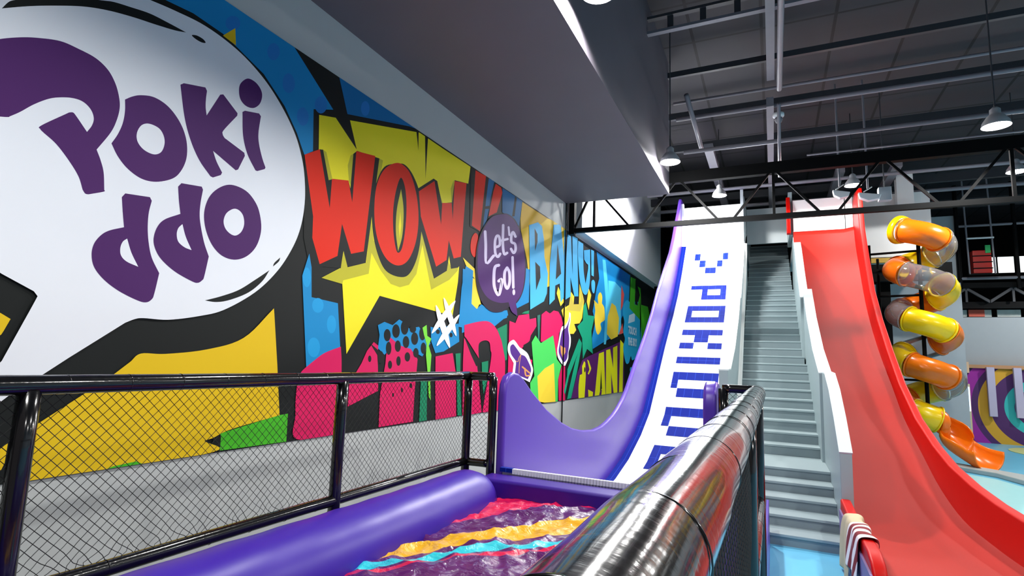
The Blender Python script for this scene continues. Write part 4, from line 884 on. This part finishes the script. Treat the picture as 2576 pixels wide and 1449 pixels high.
for x in (6.18, 6.85): tag(MB().box((x, 22.6, .85), (x+.2, 22.7, 2.40)).build('hanging_banner', mat('banner_lilac', '#b9b3cf', .5), bevel=.01), 'pale lilac banner hanging before the ringed wall, '+('left one' if x < 6.5 else 'right one'), 'banner', 'pale banners before the ringed wall')
sc_ = thing('display_stand', (5.45, 22.2, 0), 'bright screen stand beside the ringed wall panel', 'screen')
MB().box((5.28, 22.2, 0), (5.62, 22.3, 1.85)).build('cabinet', mat('stand_cream', '#d8caa0', .6), sc_)
MB().box((5.30, 22.17, 1.0), (5.60, 22.2, 1.75)).build('screen', mat('screen_glow', '#cfe6ff', .3, emit=1.6), sc_)
t = thing('red_bucket', (5.12, 21.8, 0), 'small red bucket on the floor below the bright screen', 'bucket')
MB().lathe([(0, .0), (.12, 0), (.17, .28), (.15, .28), (.10, .02)], (5.12, 21.8, .0), 20).build('body', M_red, t, smooth=True)
# window band and black gantry above the grey wall
M_win = mat('window_glow', '#f3f6f4', .3, emit=1.0, var=.08); 
o = MB()
for i, x in enumerate([5.35, 6.0, 6.75, 7.5, 8.3, 9.1, 9.9, 10.7]): o.box((x, 23.25, 4.07), (x+.6, 23.3, 4.3))
o = o.build('window_1', mat('clerestory', '#bfc6c1', .4, var=.2), None); struct(o)
tag(MB().box((5.98, 23.18, 4.07), (6.4, 23.24, 4.3)).build('wall_sign', mat('sign_red', '#c8553f', .5)), 'small red and tan sign in the narrow window band above the grey wall', 'sign')
gt = thing('gantry', (8, 22.6, 4.3), 'black steel gantry floor with truss above the grey wall at the right', 'gantry')
MB().box((5.45, 22.75, 4.32), (12, 22.95, 4.52)).build('lower_beam', M_black, gt)
MB().box((5.45, 22.5, 4.95), (12, 22.8, 5.12)).build('upper_beam', M_black, gt)
for x in (5.2, 6.4, 7.6): MB().bar((x, 22.6, 4.5), (x+.6, 22.6, 4.95), .08).build('diagonal', M_dgrey, gt); MB().bar((x+1.2, 22.6, 4.5), (x+.6, 22.6, 4.95), .08).build('diagonal', M_dgrey, gt); MB().bar((x+.6, 22.6, 4.5), (x+.6, 22.6, 4.95), .06).build('upright', M_dgrey, gt)
MB().tube([(5.6, 22.4, 5.25), (12, 22.4, 5.25)], .05, 10).build('handrail', M_pipe, gt)
MB().tube([(5.6, 22.4, 7.0), (12, 22.4, 7.0)], .04, 10).build('handrail', M_pipe, gt)
for x in (5.62, 7.1, 8.6): MB().tube([(x, 22.4, 4.9), (x, 22.4, 8.4)], .06, 10).build('upright', M_black, gt)
cg = thing('climbing_cage', (6.4, 22.0, 5.2), 'red padded hanging module on chains above the gantry at the right', 'cage')
MB().box((5.88, 22.0, 5.36), (6.36, 22.3, 6.1)).build('red_pads', mat('pad_red', '#b01d12', .4, var=.2, vscale=4), cg, bevel=.02)
for k in range(3): MB().box((5.87, 21.97, 5.5+k*.2), (6.37, 22.0, 5.53+k*.2)).build('strap', M_black, cg)
MB().box((5.75, 21.98, 5.3), (6.5, 22.02, 5.35)).build('lower_bar', M_black, cg)
MB().box((6.2, 21.95, 6.0), (6.33, 22.0, 6.25)).build('green_pad', mat('pad_green', '#22a35a', .4), cg)
MB().tube([(5.75, 22.0, 6.5), (6.45, 22.0, 6.5)], .03, 8).build('top_bar', M_white, cg)
for x in (5.78, 6.42): MB().tube([(x, 22.0, 5.33), (x-.05, 22.0, 8.6)], .025, 8).build('chain', M_pipe, cg)
for x in (6.62, 7.1, 7.6, 8.1): tag(MB().box((x, 24.0, 5.65), (x+.42, 24.05, 6.2)).build('window_2', M_win), None, None, None, 'structure')
# floor kerb and pale floor patches near the red slide
tag(MB().prism([(3.2, 16.15), (4.2, 15.2), (5.2, 12.0), (5.6, 12.0), (4.75, 15.3), (3.5, 16.6)], 'z', 0, .10).build('floor_kerb', mat('kerb_grey', '#a9b4b4', .6), bevel=.02), 'grey raised kerb on the blue floor below the orange chute', 'kerb')
tag(MB().prism([(2.2, 15.8), (3.3, 15.6), (4.1, 14.9), (5.0, 12.0), (4.5, 6), (2.2, 6)], 'z', 0, .012).build('floor_mat', mat('mat_pale_blue', '#a6e3e6', .4)), 'pale turquoise floor mat beside the red slide', 'floor mat')
tag(MB().prism([(2.2, 13.2), (2.75, 13.0), (3.0, 11), (3.0, 6), (2.2, 6)], 'z', .013, .03).build('floor_border', M_white), 'white border strip along the outside of the red slide', 'floor strip')
tag(MB().lathe([(0, .014), (1.5, .014), (1.5, .001)], (7.6, 20.8, 0), 40).build('floor_circle', mat('floor_yellow', '#c9cf8a', .5)), 'pale yellow circle inlaid in the blue floor at the far right', 'floor marking')
